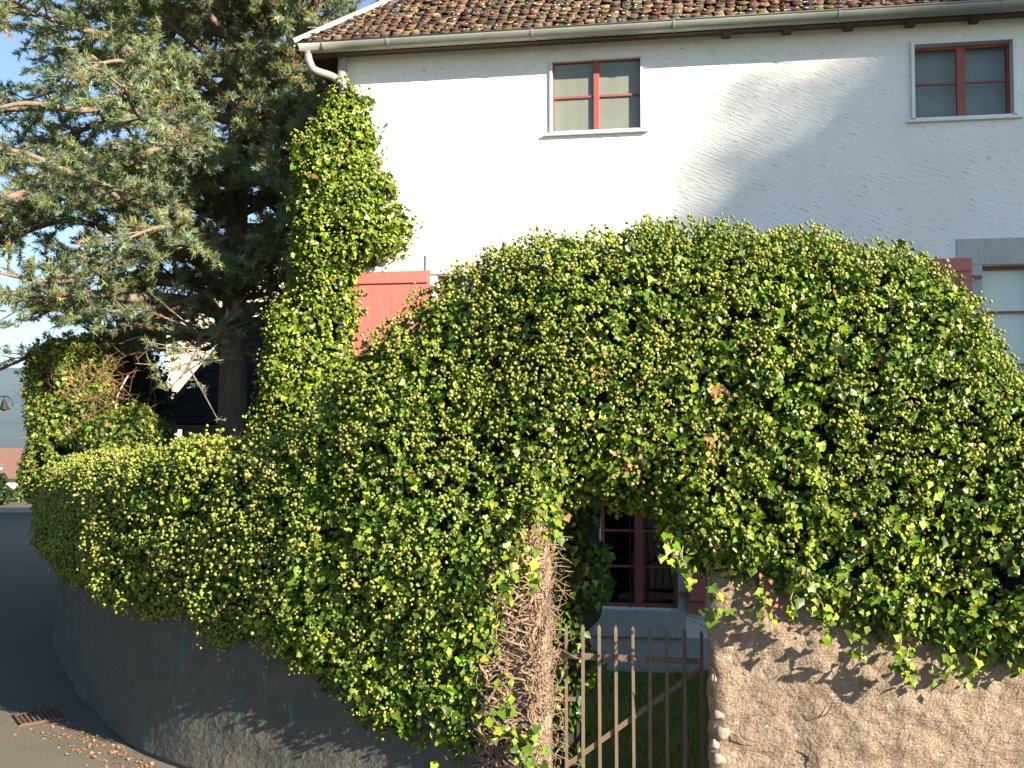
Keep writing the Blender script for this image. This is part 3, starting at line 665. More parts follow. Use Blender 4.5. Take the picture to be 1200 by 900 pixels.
dp = MB().tube(cr(pth), .045, 12).build('downpipe', M['pipe'], house, smooth=True)
MB().tube([(xp, gyc, gzc - .09), (xp, gyc, gzc - .05)], .054, 12).build('collar', M['pipe'], dp)
MB().tube([(xq, -.10, zq_ - .10), (xq, -.10, zq_ - .06)], .052, 12).build('collar', M['pipe'], dp)
# fissures in the plaster under the eaves at right are left to the relief of the material

# ================================================================== IVY HEDGE over the gate and along the curved wall
# sweep nodes: centre x, centre y, underside, top, front bulge, back bulge
AR = [(6.6, 6.05, 1.2, 2.95, .62, .5), (4.2, 6.35, 1.2, 2.93, .62, .5), (3.40, 6.50, 1.32, 2.88, .60, .5), (3.16, 6.55, 1.33, 2.94, .60, .5), (2.98, 6.60, 1.30, 3.34, .60, .5), (2.82, 6.64, 1.24, 3.69, .60, .55),
      (2.60, 6.70, 1.22, 3.81, .62, .6), (2.28, 6.74, 1.22, 3.88, .62, .6), (1.98, 6.76, 1.30, 3.94, .62, .6), (1.66, 6.78, 1.48, 3.96, .58, .6), (1.42, 6.80, 1.60, 3.97, .55, .6), (1.22, 6.82, 1.74, 3.98, .55, .6),
      (1.06, 6.83, 1.98, 3.98, .55, .6), (.92, 6.84, 2.13, 3.98, .55, .6), (.40, 6.87, 2.12, 3.93, .52, .6), (.20, 6.90, 1.86, 3.88, .50, .6), (.12, 6.92, 1.74, 3.85, .5, .6), (.04, 6.94, 1.2, 3.83, .5, .6), (-.03, 6.96, .36, 3.81, .5, .6), (-.20, 7.0, .36, 3.79, .5, .6),
      (-.42, 7.08, .45, 3.66, .52, .55), (-.72, 7.2, .58, 3.46, .55, .5), (-.98, 7.33, .72, 3.20, .55, .5), (-1.22, 7.45, .82, 2.90, .55, .45), (-1.42, 7.56, .88, 2.62, .52, .42), (-1.62, 7.68, .92, 2.54, .5, .42),
      (-2.0, 7.92, 1.02, 2.47, .5, .42), (-2.5, 8.27, 1.20, 2.43, .5, .42), (-3.0, 8.72, 1.22, 2.40, .5, .42), (-3.5, 9.3, 1.18, 2.36, .5, .42), (-4.1, 10.25, 1.14, 2.28, .5, .42), (-4.7, 11.3, 1.12, 2.22, .5, .42),
      (-5.3, 12.5, 1.08, 2.2, .5, .42), (-5.75, 13.6, 1.05, 2.2, .5, .42), (-6.0, 14.8, 1.0, 2.2, .5, .4), (-6.2, 16.5, 1.0, 2.2, .5, .4)]
AR = [(a, b, c, d - (.11 if d > 3.1 else .08), e * (1.0 if a > -.3 else (.92 if a < -.9 else 1.0) if b < 9 else .76), f) for (a, b, c, d, e, f) in AR]
SP = smooth_path(AR, 520)
def sweep(S, na=84, seed=0, amp=1.0, pw=2.7):
    tg = norm(np.gradient(S[:, :2], axis=0)); nf = np.stack([tg[:, 1], -tg[:, 0]], 1)
    if nf[5, 1] > 0: nf = -nf
    a = np.linspace(0, 2 * math.pi, na); ca, sa = np.cos(a), np.sin(a)
    sx = np.sign(ca) * np.abs(ca) ** (2 / pw); sz = np.sign(sa) * np.abs(sa) ** (2 / pw)
    hw = (S[:, 4] + S[:, 5]) / 2; co = (S[:, 4] - S[:, 5]) / 2; zc = (S[:, 2] + S[:, 3]) / 2; hz = (S[:, 3] - S[:, 2]) / 2
    off = co[:, None] + hw[:, None] * sx[None]
    G = np.stack([S[:, None, 0] + nf[:, None, 0] * off, S[:, None, 1] + nf[:, None, 1] * off, zc[:, None] + hz[:, None] * sz[None]], -1)
    cen = np.stack([S[:, 0], S[:, 1], zc], 1)[:, None]
    dr = norm(G - cen)
    n_ = fbm(G, 1.5, 11 + seed) * .10 + fbm(G, 3.8, 5 + seed) * .060 + fbm(G, 9, 3 + seed) * .040
    n_ = n_ * np.where(sz[None] < -.5, 1.5, 1.0)
    G = G + dr * n_[..., None] * amp; G[:, -1] = G[:, 0]
    if (np.cross(np.gradient(G, axis=0), np.gradient(G, axis=1)) * dr).sum() < 0: G = G[:, ::-1].copy()
    return G
CAMP = np.array([0, 0, 2.6])
def vis_w(P, N):
    v = norm(CAMP - P); f = (v * N).sum(-1)
    return np.where(f > -.15, 1.0, .30) * np.where(P[..., 0] > 4.2, .3, 1)
split = int(np.argmin(np.abs(SP[:, 0] + 1.32)))
GA = sweep(SP)
core_o = None
def ivy_thing(name, loc, label, cat, G, nleaf, size, lobed, nclus, ur, wl_=None, palw=None, depth=.16, umbel_filter=None, uspread=.035, tilt=.5, fine=True):
    root = empty(name, loc); tag(root, label, cat); L = np.array(loc)
    core_from_grid(G - L, 'shade_core', root, .16)
    P, N = sample_grid(G, nleaf, wl_ or vis_w)
    keep = fbm(P, 3.3, 21) + .5 * fbm(P, 8, 4) > -.85              # hollows where the foliage opens
    P = P[keep]; N = N[keep]
    if fine: k2 = (fbm(P, 10, 41) + .4 * fbm(P, 22, 14) > -.09) | (rng.random(len(P)) < .12); P = P[k2]; N = N[k2]
    P = P + N * (rng.random((len(P), 1)) ** 1.2 * -depth + .03 + rng.normal(0, .022, (len(P), 1)))
    return root, L, P, N
arch, L0, P, N = ivy_thing('arched_ivy', (1.2, 6.8, 0), 'big clipped dome of glossy dark ivy arching over the iron gate', 'ivy hedge', GA[:split + 12], 165000, .046, .5, 0, 0)
# 300 leaves that show largest hang as parts, the rest are joined
d_ = np.linalg.norm(P - CAMP, axis=1); Sz = .037 * np.exp(rng.normal(0, .25, len(P)))
Sz = np.where(P[:, 2] < 2.0, Sz * 1.12, Sz)
near = (P[:, 0] > -.2) & (P[:, 0] < 3.1) & (P[:, 2] < 2.6) & (P[:, 1] < 6.62) & (N[:, 1] < -.3)
sel = np.where(near)[0]; sel = sel[rng.permutation(len(sel))[:300]]
msk = np.ones(len(P), bool); msk[sel] = False
def mixed(P, N, S, lobed, tilt=.5, palw=None, down=.9):
    N2 = norm(N * .75 + np.array([.22, -.16, .34]) + rng.normal(0, tilt, (len(P), 3))); mk = rng.random(len(P)) < lobed; out = []
    for k_, TV, TT in ((mk, LV, LT), (~mk, OV, OT)):
        v, f, q = leaf_arrays(P[k_], N2[k_], S[k_], TV, TT, down); out.append((v, f, np.repeat(pick(IVY_PAL, palw or IVY_W, k_.sum(), .25), q, 0)))
    return join(out)
lobe_p = .38
v, f, c = mixed(P[msk] - L0, N[msk], Sz[msk], lobe_p)
o = np_mesh('foliage', v, f, M['ivyleaf'], arch, tint=c); o['kind'] = 'stuff'
tmpl = []
for k in range(8):
    me = bpy.data.meshes.new('leaf'); me.from_pydata([tuple(x) for x in LV], [], [tuple(t) for t in LT]); me.materials.append(M['ivyleaf'])
    a = me.color_attributes.new("tint", 'FLOAT_COLOR', 'POINT'); cc = pick(IVY_PAL[:4], [1, 2, 3, 2], 1)[0]
    for x in range(len(LV)): a.data[x].color = (*cc, 1)
    tmpl.append(me)
N2 = norm(N[sel] * .9 + np.array([0, 0, .25]) + rng.normal(0, .35, (300, 3))); t2, b2 = frames(N2, .9, .5)
for k in range(300):
    o = bpy.data.objects.new('leaf', tmpl[k % 8]); link(o, arch); s_ = random.uniform(.046, .060)
    p = P[sel[k]] - L0 + N[sel[k]] * .035
    Mx = Matrix(((b2[k][0], t2[k][0], N2[k][0], p[0]), (b2[k][1], t2[k][1], N2[k][1], p[1]), (b2[k][2], t2[k][2], N2[k][2], p[2]), (0, 0, 0, 1)))
    o.matrix_local = Mx @ Matrix.Scale(s_, 4)
# yellow-green flower umbels: dense at the top and at the left, sparse low on the right
def umbel_part(G, n, r, root, L, dens, name='flower_umbels', spread=.035):
    P, N = sample_grid(G, n, vis_w); pr = dens(P) * (.45 + 1.6 * np.clip(fbm(P, 2.2, 31) + .25, 0, 1)); k = rng.random(n) < pr; P = P[k]; N = N[k]
    v, f, c = umbels(P + N * .025 - L, N, r, 4, 9, spread)
    o = np_mesh(name, v, f, M['umbel'], root, tint=c); o['kind'] = 'stuff'; 
def dens_arch(P): return np.clip(.26 + .50 * (P[:, 2] - 2.1) / 1.6 + .38 * np.clip((-P[:, 0] + .5) / 1.6, 0, 1), .10, 1)
umbel_part(GA[:split + 12], 9200, .0108, arch, L0, dens_arch, spread=.024)
# the low hedge along the curved wall
low, L1, P, N = ivy_thing('ivy_hedge', (-3.0, 8.7, 0), 'low ivy hedge dotted with yellow flower heads on top of the curved wall', 'ivy hedge', GA[split + 6:], 100000, .045, .3, 0, 0)
v, f, c = mixed(P - L1, N, .041 * np.exp(rng.normal(0, .22, len(P))), .3, palw=[2.5, 3.5, 3, 1.4, 1, .05]); o = np_mesh('foliage', v, f, M['ivyleaf'], low, tint=c); o['kind'] = 'stuff'
umbel_part(GA[split + 6:], 7200, .0132, low, L1, lambda P: np.full(len(P), .85), spread=.031)
# trailing sprays under the arch rim and over the stone wall
def sprays(root, L, starts, name):
    PP = []; NN = []; mm = MB()
    for (p, ln, dx) in starts:
        p = np.array(p, float); k = int(ln / .028) + 2; pts = []
        for i in range(k):
            t = i / (k - 1); q = p + np.array([dx * t + .02 * math.sin(t * 6 + p[0] * 9), -.05 * math.sin(t * 3), -ln * t]); pts.append(q - L)
            for _ in range(2): PP.append(q + rng.normal(0, .028, 3)); NN.append((rng.normal(0, .4), -1, .25))
        mm.tube(pts, .004, 4)
    mm.build('trailing_stems', M['vine'], root)['kind'] = 'stuff'
    PP = np.array(PP); NN = norm(np.array(NN)); v, f, c = mixed(PP - L, NN, .052 * np.exp(rng.normal(0, .2, len(PP))), .8, palw=[1, 3, 4, 2, .5, .1])
    o = np_mesh(name, v, f, M['ivyleaf'], root, tint=c); o['kind'] = 'stuff'
st = []
for (px, py, ln, dx) in ((946, 665, .3, .08), (958, 700, .22, .03), (930, 690, .16, -.03), (1140, 745, .25, -.05), (1052, 745, .22, .04), (1062, 760, .18, .02), (800, 640, .2, .03), (786, 628, .16, .02), (840, 690, .14, 0), (1000, 745, .15, .05), (1110, 760, .14, -.03), (1185, 750, .15, 0), (640, 590, .22, .03), (655, 580, .12, 0), (620, 640, .25, .03), (605, 640, .3, -.03), (890, 695, .14, .02)):
    p = at(px, py, 6.2); st.append(((p.x, p.y, p.z), ln, dx))
for (px, py) in ((600, 850), (590, 800), (615, 870), (625, 855), (580, 840)):
    p = at(px, py, 6.42); st.append(((p.x, p.y, p.z), .14, .02))
sprays(arch, L0, st, 'trailing_leaves')
# small dead patches where leaves have browned
DP = []
for (px, py, n_d, sp_) in ((845, 458, 16, .05), (832, 522, 26, .06), (742, 546, 26, .07), (872, 490, 10, .04), (476, 552, 16, .06), (905, 700, 20, .06), (1008, 640, 10, .04), (618, 540, 8, .05), (700, 430, 8, .04), (560, 640, 8, .05), (1068, 470, 6, .03)):
    hit = at(px, py, 6.16 if px > 640 else 6.4 if px > 520 else 6.62)
    for _ in range(n_d): DP.append((hit.x + random.gauss(0, sp_), hit.y + random.uniform(-.02, .10), hit.z + random.gauss(0, sp_)))
DP = np.array(DP); v, f, q = leaf_arrays(DP - L0, norm(rng.normal(0, .5, DP.shape) + np.array([.3, -1, .2])), rng.uniform(.022, .045, len(DP)), OV, OT, .9, .8)
o = np_mesh('dead_leaves', v, f, M['litter'], arch, tint=np.repeat(pick([(.25, .12, .06), (.32, .19, .11), (.17, .09, .05)], [2, 2, 1], len(DP)), q, 0)); o['kind'] = 'stuff'
# ivy on the inner jamb, shade put into darker leaf and core colours
PJ = []; NJ = []
for k in range(4200):
    z = random.uniform(.3, 2.25); y = random.uniform(7.05, 7.75); lim = .60 if z > 1.3 else .52 if z > .9 else .46
    x = .24 + (lim - .24 + .07 * math.sin(z * 9) + .04 * math.sin(z * 23)) * random.random() ** .8
    PJ.append((x * y / 6.9, y, z)); NJ.append((.5, -.8, .2))
mj = MB(); prev_ = None
Zj = np.linspace(.25, 2.3, 26); Aj = np.linspace(0, 2 * math.pi, 18)
GJ = np.array([[(.34 + (.13 if z > 1.2 else .07) + (.16 if z > 1.2 else .12) * math.cos(a), 7.42 + .30 * math.sin(a), z) for a in Aj] for z in Zj]); GJ = GJ + fbm(GJ, 5, 3)[..., None] * .05; GJ[:, -1] = GJ[:, 0]
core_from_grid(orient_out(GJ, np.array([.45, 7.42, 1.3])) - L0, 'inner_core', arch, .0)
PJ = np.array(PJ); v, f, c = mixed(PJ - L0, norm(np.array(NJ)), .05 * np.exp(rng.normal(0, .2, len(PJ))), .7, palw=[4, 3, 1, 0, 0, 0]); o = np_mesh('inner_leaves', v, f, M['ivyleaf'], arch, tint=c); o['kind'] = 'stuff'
# brown ivy stems crossing over the gate pillar: each one a part
for k in range(240):
    thick = random.choice([.003, .0045, .006, .009]) if k > 20 else random.uniform(.010, .017)
    n_ = 7; ang = random.uniform(-2.95, -.1) if k > 26 else random.uniform(-2.5, -.5)
    z = random.uniform(.35, 1.9); ln = random.uniform(.18, .7) if k > 26 else random.uniform(.6, 1.2); drift = random.gauss(0, .55); pts = []
    rad0 = 1.08 + random.uniform(0, .38)
    for i in range(n_):
        t = i / (n_ - 1) - .5; a = ang + drift * t + .25 * math.sin(i * 1.9 + k); rr = rad0 + .10 * math.sin(i * 2.1 + k * 3)
        ex = math.copysign(abs(math.cos(a)) ** .5, math.cos(a)) * .150 * rr; ey = math.copysign(abs(math.sin(a)) ** .5, math.sin(a)) * .205 * rr
        pts.append((ex - .03 * (rr - 1) * 8, ey, max(.02, min(2.1, z + ln * t * (1 if k % 3 else .5)))))
    pts = [pil.matrix_world @ Vector(p) for p in pts] if False else pts
    cpt = cr(pts, 3); mr = Matrix.Rotation(-TH, 3, 'Z'); cpt = [mr @ p + Vector((.10 - 1.2, 6.78 - 6.8, 0)) for p in cpt]
    MB().tube(cpt, [thick * (1 - .35 * i / len(cpt)) for i in range(len(cpt))], 5).build('stem', M['vine'], arch, smooth=True)
mm = MB()
for k in range(1100):
    a = random.uniform(-3.0, -.05); z = random.uniform(.3, 1.95); rr = random.uniform(1.1, 1.7)
    ex = math.copysign(abs(math.cos(a)) ** .5, math.cos(a)) * .150 * rr; ey = math.copysign(abs(math.sin(a)) ** .5, math.sin(a)) * .205 * rr
    p = Matrix.Rotation(-TH, 3, 'Z') @ Vector((ex, ey, z)) + Vector((-1.10, -.02, 0)); d = Vector((random.gauss(0, .05), random.gauss(-.005, .02), random.gauss(0, .06)))
    mm.tube([p, p + d * .5 + Vector((random.gauss(0, .012), random.gauss(0, .012), 0)), p + d], [.0035, .003, .002], 4)
mm.build('twigs', M['vine'], arch)['kind'] = 'stuff'

# ================================================================== IVY COLUMN on the corner of the house
OUT = [(92, 382, 412), (112, 378, 430), (135, 366, 428), (160, 352, 436), (185, 335, 440), (215, 344, 460), (240, 338, 472), (265, 343, 488), (290, 342, 478), (303, 340, 440), (318, 336, 416), (350, 325, 412), (400, 309, 413), (450, 300, 418), (500, 284, 430), (560, 282, 440)]
ov = []
for (py, xa, xb) in OUT:
    p0 = at(xa, py, 11.25); p1 = at(xb, py, 11.15); ov.append((p0.x, p1.x, (p0.z + p1.z) / 2))
ov.append((ov[-1][0], ov[-1][1], .1)); ov = np.array(ov); zz = np.linspace(ov[0, 2], .1, 150)
def iv(k): return np.interp(-zz, -ov[:, 2], ov[:, k])
xa_, xb_ = iv(0), iv(1); an = np.linspace(0, 2 * math.pi, 56)
cxx = (xa_ + xb_) / 2; hx = (xb_ - xa_) / 2 * .94; hy = np.clip(hx * .75, .15, .42)
cyy = HO.y - cxx * math.tan(TH) - .02
tap = np.clip(np.arange(150) / 4, .25, 1)
GC = np.stack([cxx[:, None] + (hx * tap)[:, None] * np.cos(an)[None], cyy[:, None] + (hy * tap)[:, None] * np.sin(an)[None] * 1.0, zz[:, None].repeat(56, 1)], -1)
dr = norm(GC - np.stack([cxx, cyy, zz], 1)[:, None]); GC = GC + dr * (fbm(GC, 2.6, 4) * .13 + fbm(GC, 6, 2) * .09)[..., None]; GC[:, -1] = GC[:, 0]
if (np.cross(np.gradient(GC, axis=0), np.gradient(GC, axis=1)) * dr).sum() < 0: GC = GC[:, ::-1].copy()
colm, L2, P, N = ivy_thing('climbing_ivy', (-2.2, 11.3, 0), 'bright tall column of ivy climbing the house corner round the downpipe', 'ivy', GC, 46000, .05, .3, 0, 0, depth=.14)
v, f, c = mixed(P - L2, N, .055 * np.exp(rng.normal(0, .25, len(P))), .25, tilt=.6, palw=[1.4, 3, 4, 3, .6, .05]); o = np_mesh('foliage', v, f, M['ivyleaf'], colm, tint=c); o['kind'] = 'stuff'
umbel_part(GC, 1700, .015, colm, L2, lambda P: np.full(len(P), .55), spread=.05)

# ================================================================== BIG CONIFER
def limb(pts, r0, r1, n=8, sub=5):
    c = cr(pts, sub); return c, [r0 + (r1 - r0) * (i / (len(c) - 1)) ** .8 for i in range(len(c))]
cx0 = at(273, 500, 14.6); CX, CY = cx0.x, cx0.y
ced = empty('conifer_tree', (CX, CY, 0)); tag(ced, 'tall blue-green conifer with bare lower trunk left of the house', 'tree'); LC = np.array([CX, CY, 0])
tp = [(0, 0, 0), (.0, 0, 1.2), (-.01, 0, 3.0), (.0, .02, 4.6), (.03, 0, 6.2), (.0, .0, 8.2), (.05, 0, 11.0), (.1, 0, 13.6)]
c, r = limb(tp, .265, .05); r = [.30 if i < 3 else (.25 - .19 * (i / (len(c) - 1))) for i in range(len(c))]
mb = MB().tube(c, r, 14); c, r = None, None
trunk = mb.build('trunk', M['bark'], ced, smooth=True)
tw_p = []; tw_d = []; tw_s = []; BB = MB()
def mkpoly(pts, sub=6): return cr(pts, sub)
def pxb(lst):                       # bough through measured points (px, py, depth offset)
    return [at(a, b, 14.6 + c) - Vector((CX, CY, 0)) for (a, b, c) in lst]
BIG = [  # visible boughs: points, start radius
    (pxb([(262, 372, 0), (215, 352, -.8), (160, 350, -1.6), (100, 344, -2.4), (40, 350, -3.0), (-30, 345, -3.4)]), .085),
    (pxb([(262, 345, 0), (225, 300, -.6), (190, 300, -1.1), (150, 305, -1.8), (70, 330, -2.6), (0, 320, -3.2)]), .075),
    (pxb([(258, 300, 0), (232, 272, -.8), (200, 252, -1.5), (150, 235, -2.2), (90, 220, -2.9), (20, 235, -3.3)]), .10),
    (pxb([(266, 262, 0), (248, 225, -.3), (222, 160, -.7), (205, 135, -.9), (178, 95, -1.2), (150, 55, -1.5), (120, 10, -1.7), (100, -60, -1.9)]), .15),
    (pxb([(266, 255, 0), (232, 200, -.7), (215, 165, -1.0), (190, 130, -1.3), (150, 100, -1.8), (100, 60, -2.3)]), .11),
    (pxb([(244, 215, -.4), (200, 175, -1.3), (150, 190, -1.9), (95, 205, -2.5), (30, 180, -3.2), (-30, 170, -3.5)]), .07),
    (pxb([(262, 330, 0), (215, 372, -.5), (170, 352, -.9), (120, 345, -1.2), (60, 362, -1.6)]), .06),
    (pxb([(272, 170, 0), (310, 160, -.6), (345, 130, -1.2), (380, 100, -1.8)]), .06),
    (pxb([(272, 120, 0), (310, 70, -.8), (340, 50, -1.3), (365, 20, -1.8), (385, -20, -2.1)]), .065),
    (pxb([(280, 350, 0), (312, 345, .3), (330, 330, .6), (350, 330, .9)]), .04), (pxb([(280, 300, 0), (320, 270, -.2), (350, 240, -.3), (380, 200, -.2)]), .05),
    (pxb([(270, 200, 0), (300, 215, -.8), (330, 190, -1.2), (360, 170, -1.4)]), .05),
    (pxb([(262, 390, 0), (240, 410, .3), (215, 395, .5), (200, 400, .7)]), .03), (pxb([(285, 390, 0), (305, 375, .2), (322, 368, .4)]), .03)]
boughs = [(mkpoly([tuple(p) for p in pts]), r0) for pts, r0 in BIG]
NBO = 142
for k in range(NBO):
    z = 3.7 + 9.6 * (k / NBO) ** .95; a = k * 2.399 + random.uniform(-.5, .5)
    Ln = (4.9 - .26 * max(0, z - 5)) * random.uniform(.7, 1.1)
    if math.cos(a) > .2: Ln *= .62
    if z < 4.6: Ln *= .9
    d = Vector((math.cos(a), math.sin(a) , 0)); side = Vector((-math.sin(a), math.cos(a), 0)) * random.uniform(-.5, .5)
    rise = random.uniform(-.12, .50)
    if z < 5.2: Ln *= .75; rise = abs(rise)
    jt_ = lambda: Vector((random.gauss(0, .10), random.gauss(0, .10), random.gauss(0, .12)))
    pts = [(0, 0, z)] + [tuple(d * (Ln * t) + side * (t * t) + jt_() + Vector((0, 0, z + Ln * (rise * t - .30 * t * t)))) for t in (.2, .4, .6, .8, 1)]
    boughs.append((mkpoly(pts, 5), .03 + .010 * Ln))
# distinct leaning boughs are parts of their own
def twig_clumps(c, r0, full=True):
    m_ = len(c); L_ = sum((c[i + 1] - c[i]).length for i in range(m_ - 1)); nb = int(L_ / .10)
    for k in range(nb):
        t = .10 + .90 * (k + random.random()) / nb; x = t * (m_ - 1); i = min(int(x), m_ - 2); p = c[i].lerp(c[i + 1], x - i)
        d = (c[i + 1] - c[i]).normalized(); s = d.cross(Vector((0, 0, 1))).normalized() * (1 if k % 2 else -1)
        l2 = random.uniform(.30, .85) * (1.15 - .6 * abs(t - .55)); dd = (d * random.uniform(.3, .9) + s * random.uniform(.4, 1) + Vector((0, 0, random.gauss(.05, .38)))).normalized()
        q = p + dd * l2; BB.tube([p, p + dd * l2 * .5 + Vector((0, 0, random.uniform(-.03, .05))), q], [.013, .009, .004], 4, False)
        ns = int(l2 / .055)
        for j in range(1, ns + 1):
            u = .2 + .8 * j / ns; b = p + dd * (l2 * u)
            if random.random() < .12: continue
            for _ in range(2):
                e = (dd * .7 + Vector((random.gauss(0, .6), random.gauss(0, .6), random.gauss(.25, .45)))).normalized()
                tw_p.append(b + e * random.uniform(0, .12)); tw_d.append(e); tw_s.append(random.uniform(.7, 1.25))
for k, (c, r0) in enumerate(boughs):
    rr = [r0 * (1 - .85 * (i / (len(c) - 1))) + .006 for i in range(len(c))]
    MB().tube(c, rr, 7 if k < 14 else 5).build('bough', M['bark'], ced, smooth=True)
    if random.random() < (.93 if k >= 14 else 1): twig_clumps(c, r0)
BB.build('twigs', M['bark'], ced)['kind'] = 'stuff'
P0 = np.array([tuple(p) for p in tw_p]); D0 = np.array([tuple(p) for p in tw_d]); S0 = np.array(tw_s)
W0 = P0 + LC
# keep what the photograph can see or what shades it; thin far out of frame
PXx = 600 + W0[:, 0] / W0[:, 1] * 1200
PYx = 500 - (W0[:, 2] - 2.6) / W0[:, 1] * 1200
bare = (PXx > 175) & (PXx < 340) & (PYx > 328) & (rng.random(len(P0)) < .97)
bare |= (PYx > 375 + 22 * rng.random(len(P0)))
keepm = ~bare & (PXx > -260) & (fbm(W0, .95, 17) + .6 * fbm(W0, 2.4, 5) > -.46) | (rng.random(len(P0)) < .25); P0, D0, S0 = P0[keepm], D0[keepm], S0[keepm]
nn_ = 20
n = len(P0); dirs = norm(D0[:, None] * .75 + rng.normal(0, .7, (n, nn_, 3)) + np.array([0, 0, .12])); base = P0[:, None] - D0[:, None] * .02 + D0[:, None] * rng.uniform(-.05, .05, (n, nn_, 1))
sidev = norm(np.cross(dirs, rng.normal(0, 1, (n, nn_, 3)))); ln = .074 * S0[:, None, None] * rng.uniform(.7, 1.2, (n, nn_, 1)); wd = .0125
T0 = base - sidev * wd * .5; T1 = base + sidev * wd * .5; T2 = base + dirs * ln
V = np.stack([T0, T1, T2], 2).reshape(-1, 3); F = np.arange(n * nn_ * 3).reshape(-1, 3)
cl = fbm(P0[::1], .9, 2); pal = pick([(.15, .20, .14), (.22, .28, .21), (.19, .225, .10), (.26, .28, .12), (.28, .16, .08)], [4, 4, 3, 2, .3], n, .22)
pal = pal * (1 + .25 * cl[:, None])
o = np_mesh('foliage', V, F, M['needles'], ced, tint=np.repeat(np.clip(pal, .01, .6), nn_ * 3, 0)); o['kind'] = 'stuff'

# ================================================================== leafy blobs: shrubs and broadleaf trees
def blob_grid(cx, cy, cz, rx, ry, rz, seed, amp=.18, f=1.2, na=40, nb=26):
    th = np.linspace(.02, math.pi - .02, nb); ph = np.linspace(0, 2 * math.pi, na); A, B = np.meshgrid(th, ph, indexing='ij')
    D = np.stack([np.sin(A) * np.cos(B), np.sin(A) * np.sin(B), np.cos(A)], -1)
    c = np.array([cx, cy, cz]); n_ = 1 + amp * fbm(D, f * 1.7, seed) * 1.6 + amp * .7 * fbm(D, f * 4, seed + 5)
    G = c + D * np.array([rx, ry, rz]) * n_[..., None]; G[:, -1] = G[:, 0]
    return orient_out(G, c)
def blob_tree(name, loc, blobs, nleaf, size, pal, pw_, label, cat, trunk_r=.15, seed=0, depth=.35, matl='shrubleaf', group=None, trunk=True, core=True, lobed=.0, stems=0, cs_=.72):
    root = empty(name, loc); tag(root, label, cat, group); L = np.array(loc, float); tot = sum(b[3] * b[5] for b in blobs); out = []
    for k, b in enumerate(blobs):
        G = blob_grid(*b, seed + k * 3); nk = int(nleaf * b[3] * b[5] / tot)
        P, N = sample_grid(G, nk, lambda P, N: np.where((norm(CAMP - P) * N).sum(-1) > -.3, 1, .4))
        kp = fbm(P, 1.6 / max(b[3], .5), seed) > -.38; P, N = P[kp], N[kp]
        P = P - (P - np.array(b[:3])) * (rng.random((len(P), 1)) ** 1.5 * depth)
        N2 = norm(N * .7 + np.array([0, 0, .35]) + rng.normal(0, .6, N.shape))
        v, f, q = leaf_arrays(P - L, N2, size * np.exp(rng.normal(0, .25, len(P))), OV, OT, .6, .8); out.append((v, f, np.repeat(pick(pal, pw_, len(P), .22), q, 0)))
        if core: core_from_grid((np.array(b[:3]) + (G - np.array(b[:3])) * cs_) - L, 'shade_core', root, 0)
    v, f, c = join(out); o = np_mesh('crown', v, f, M[matl], root, tint=c); o['kind'] = 'stuff'
    if trunk:
        mm = MB(); top = max(b[2] for b in blobs)
        c_, r_ = limb([(0, 0, 0), (.05, 0, top * .3), (-.04, .05, top * .6), (0, 0, top)], trunk_r, trunk_r * .3); mm.tube(c_, r_, 9); mm.build('trunk', M['bark'], root, smooth=True)
        for b in blobs:
            e = Vector(b[:3]) - Vector(loc); s = Vector((0, 0, e.z * .45)); c_, r_ = limb([tuple(s), tuple(s.lerp(e, .5) + Vector((0, 0, -.1))), tuple(e)], trunk_r * .5, trunk_r * .12); MB().tube(c_, r_, 6).build('limb', M['bark'], root, smooth=True)
    return root
# wild shrub with reddish twigs standing at the bend
def bl(px, py, Y, rpx, rpy, ry): 
    p = at(px, py, Y); return (p.x, p.y, p.z, rpx * Y / 1200, ry, rpy * Y / 1200)
sh = blob_tree('wild_shrub', (-5.7, 14.2, 0), [bl(92, 470, 13.6, 50, 70, .9), bl(70, 545, 13.2, 34, 60, .7), bl(150, 520, 12.9, 55, 42, .7), bl(105, 420, 14.0, 38, 30, .6), bl(60, 430, 14.2, 22, 34, .5)], 42000, .052,
     [(.06, .12, .02), (.12, .19, .03), (.20, .24, .045), (.26, .13, .06), (.24, .26, .07)], [3, 3, 2.4, .6, 1.5], 'unclipped yellow-green shrub with reddish dry twigs above the bend of the wall', 'shrub', .06, seed=4)
mm = MB()
for k in range(420):
    p = at(random.gauss(105, 32), random.gauss(475, 42), random.uniform(12.7, 13.4)) - Vector((-5.7, 14.2, 0)); d = Vector((random.gauss(0, .22), random.gauss(0, .12), random.gauss(.05, .22)))
    mm.tube([p, p + d * .5 + Vector((random.gauss(0, .03), 0, random.gauss(0, .03))), p + d], [.004, .003, .002], 4)
mm.build('dry_twigs', mat('drytwig', (.22, .13, .08), .9, noise=[(3, .4, .7, (.24, .11, .07), None)]), sh)['kind'] = 'stuff'
for (pts) in ([(150, 560, 12.6), (140, 500, 12.6), (136, 470, 12.7), (150, 440, 12.8)], [(80, 515, 12.6), (100, 508, 12.5), (122, 500, 12.5)], [(75, 500, 12.6), (95, 520, 12.4), (120, 545, 12.3)]):
    MB().tube(cr([at(*p) - Vector((-5.7, 14.2, 0)) for p in pts], 4), .011, 5).build('branch', mat('drybranch', (.38, .28, .2), .9), sh, smooth=True)
# bush behind the shrub; the conifer's shade is put into its leaf colours
blob_tree('shade_toned_shrub', (-7.2, 17.6, 0), [bl(140, 440, 17.6, 44, 50, .9), bl(165, 470, 17.4, 34, 36, .8), bl(120, 410, 17.8, 26, 24, .5), bl(150, 510, 17.5, 50, 40, .8)], 9000, .085,
     [(.022, .045, .014), (.035, .06, .018), (.05, .08, .02)], [3, 3, 1], 'evergreen bush with shade put into its leaf colour between the shrub and the white gable', 'shrub', .09, seed=9)
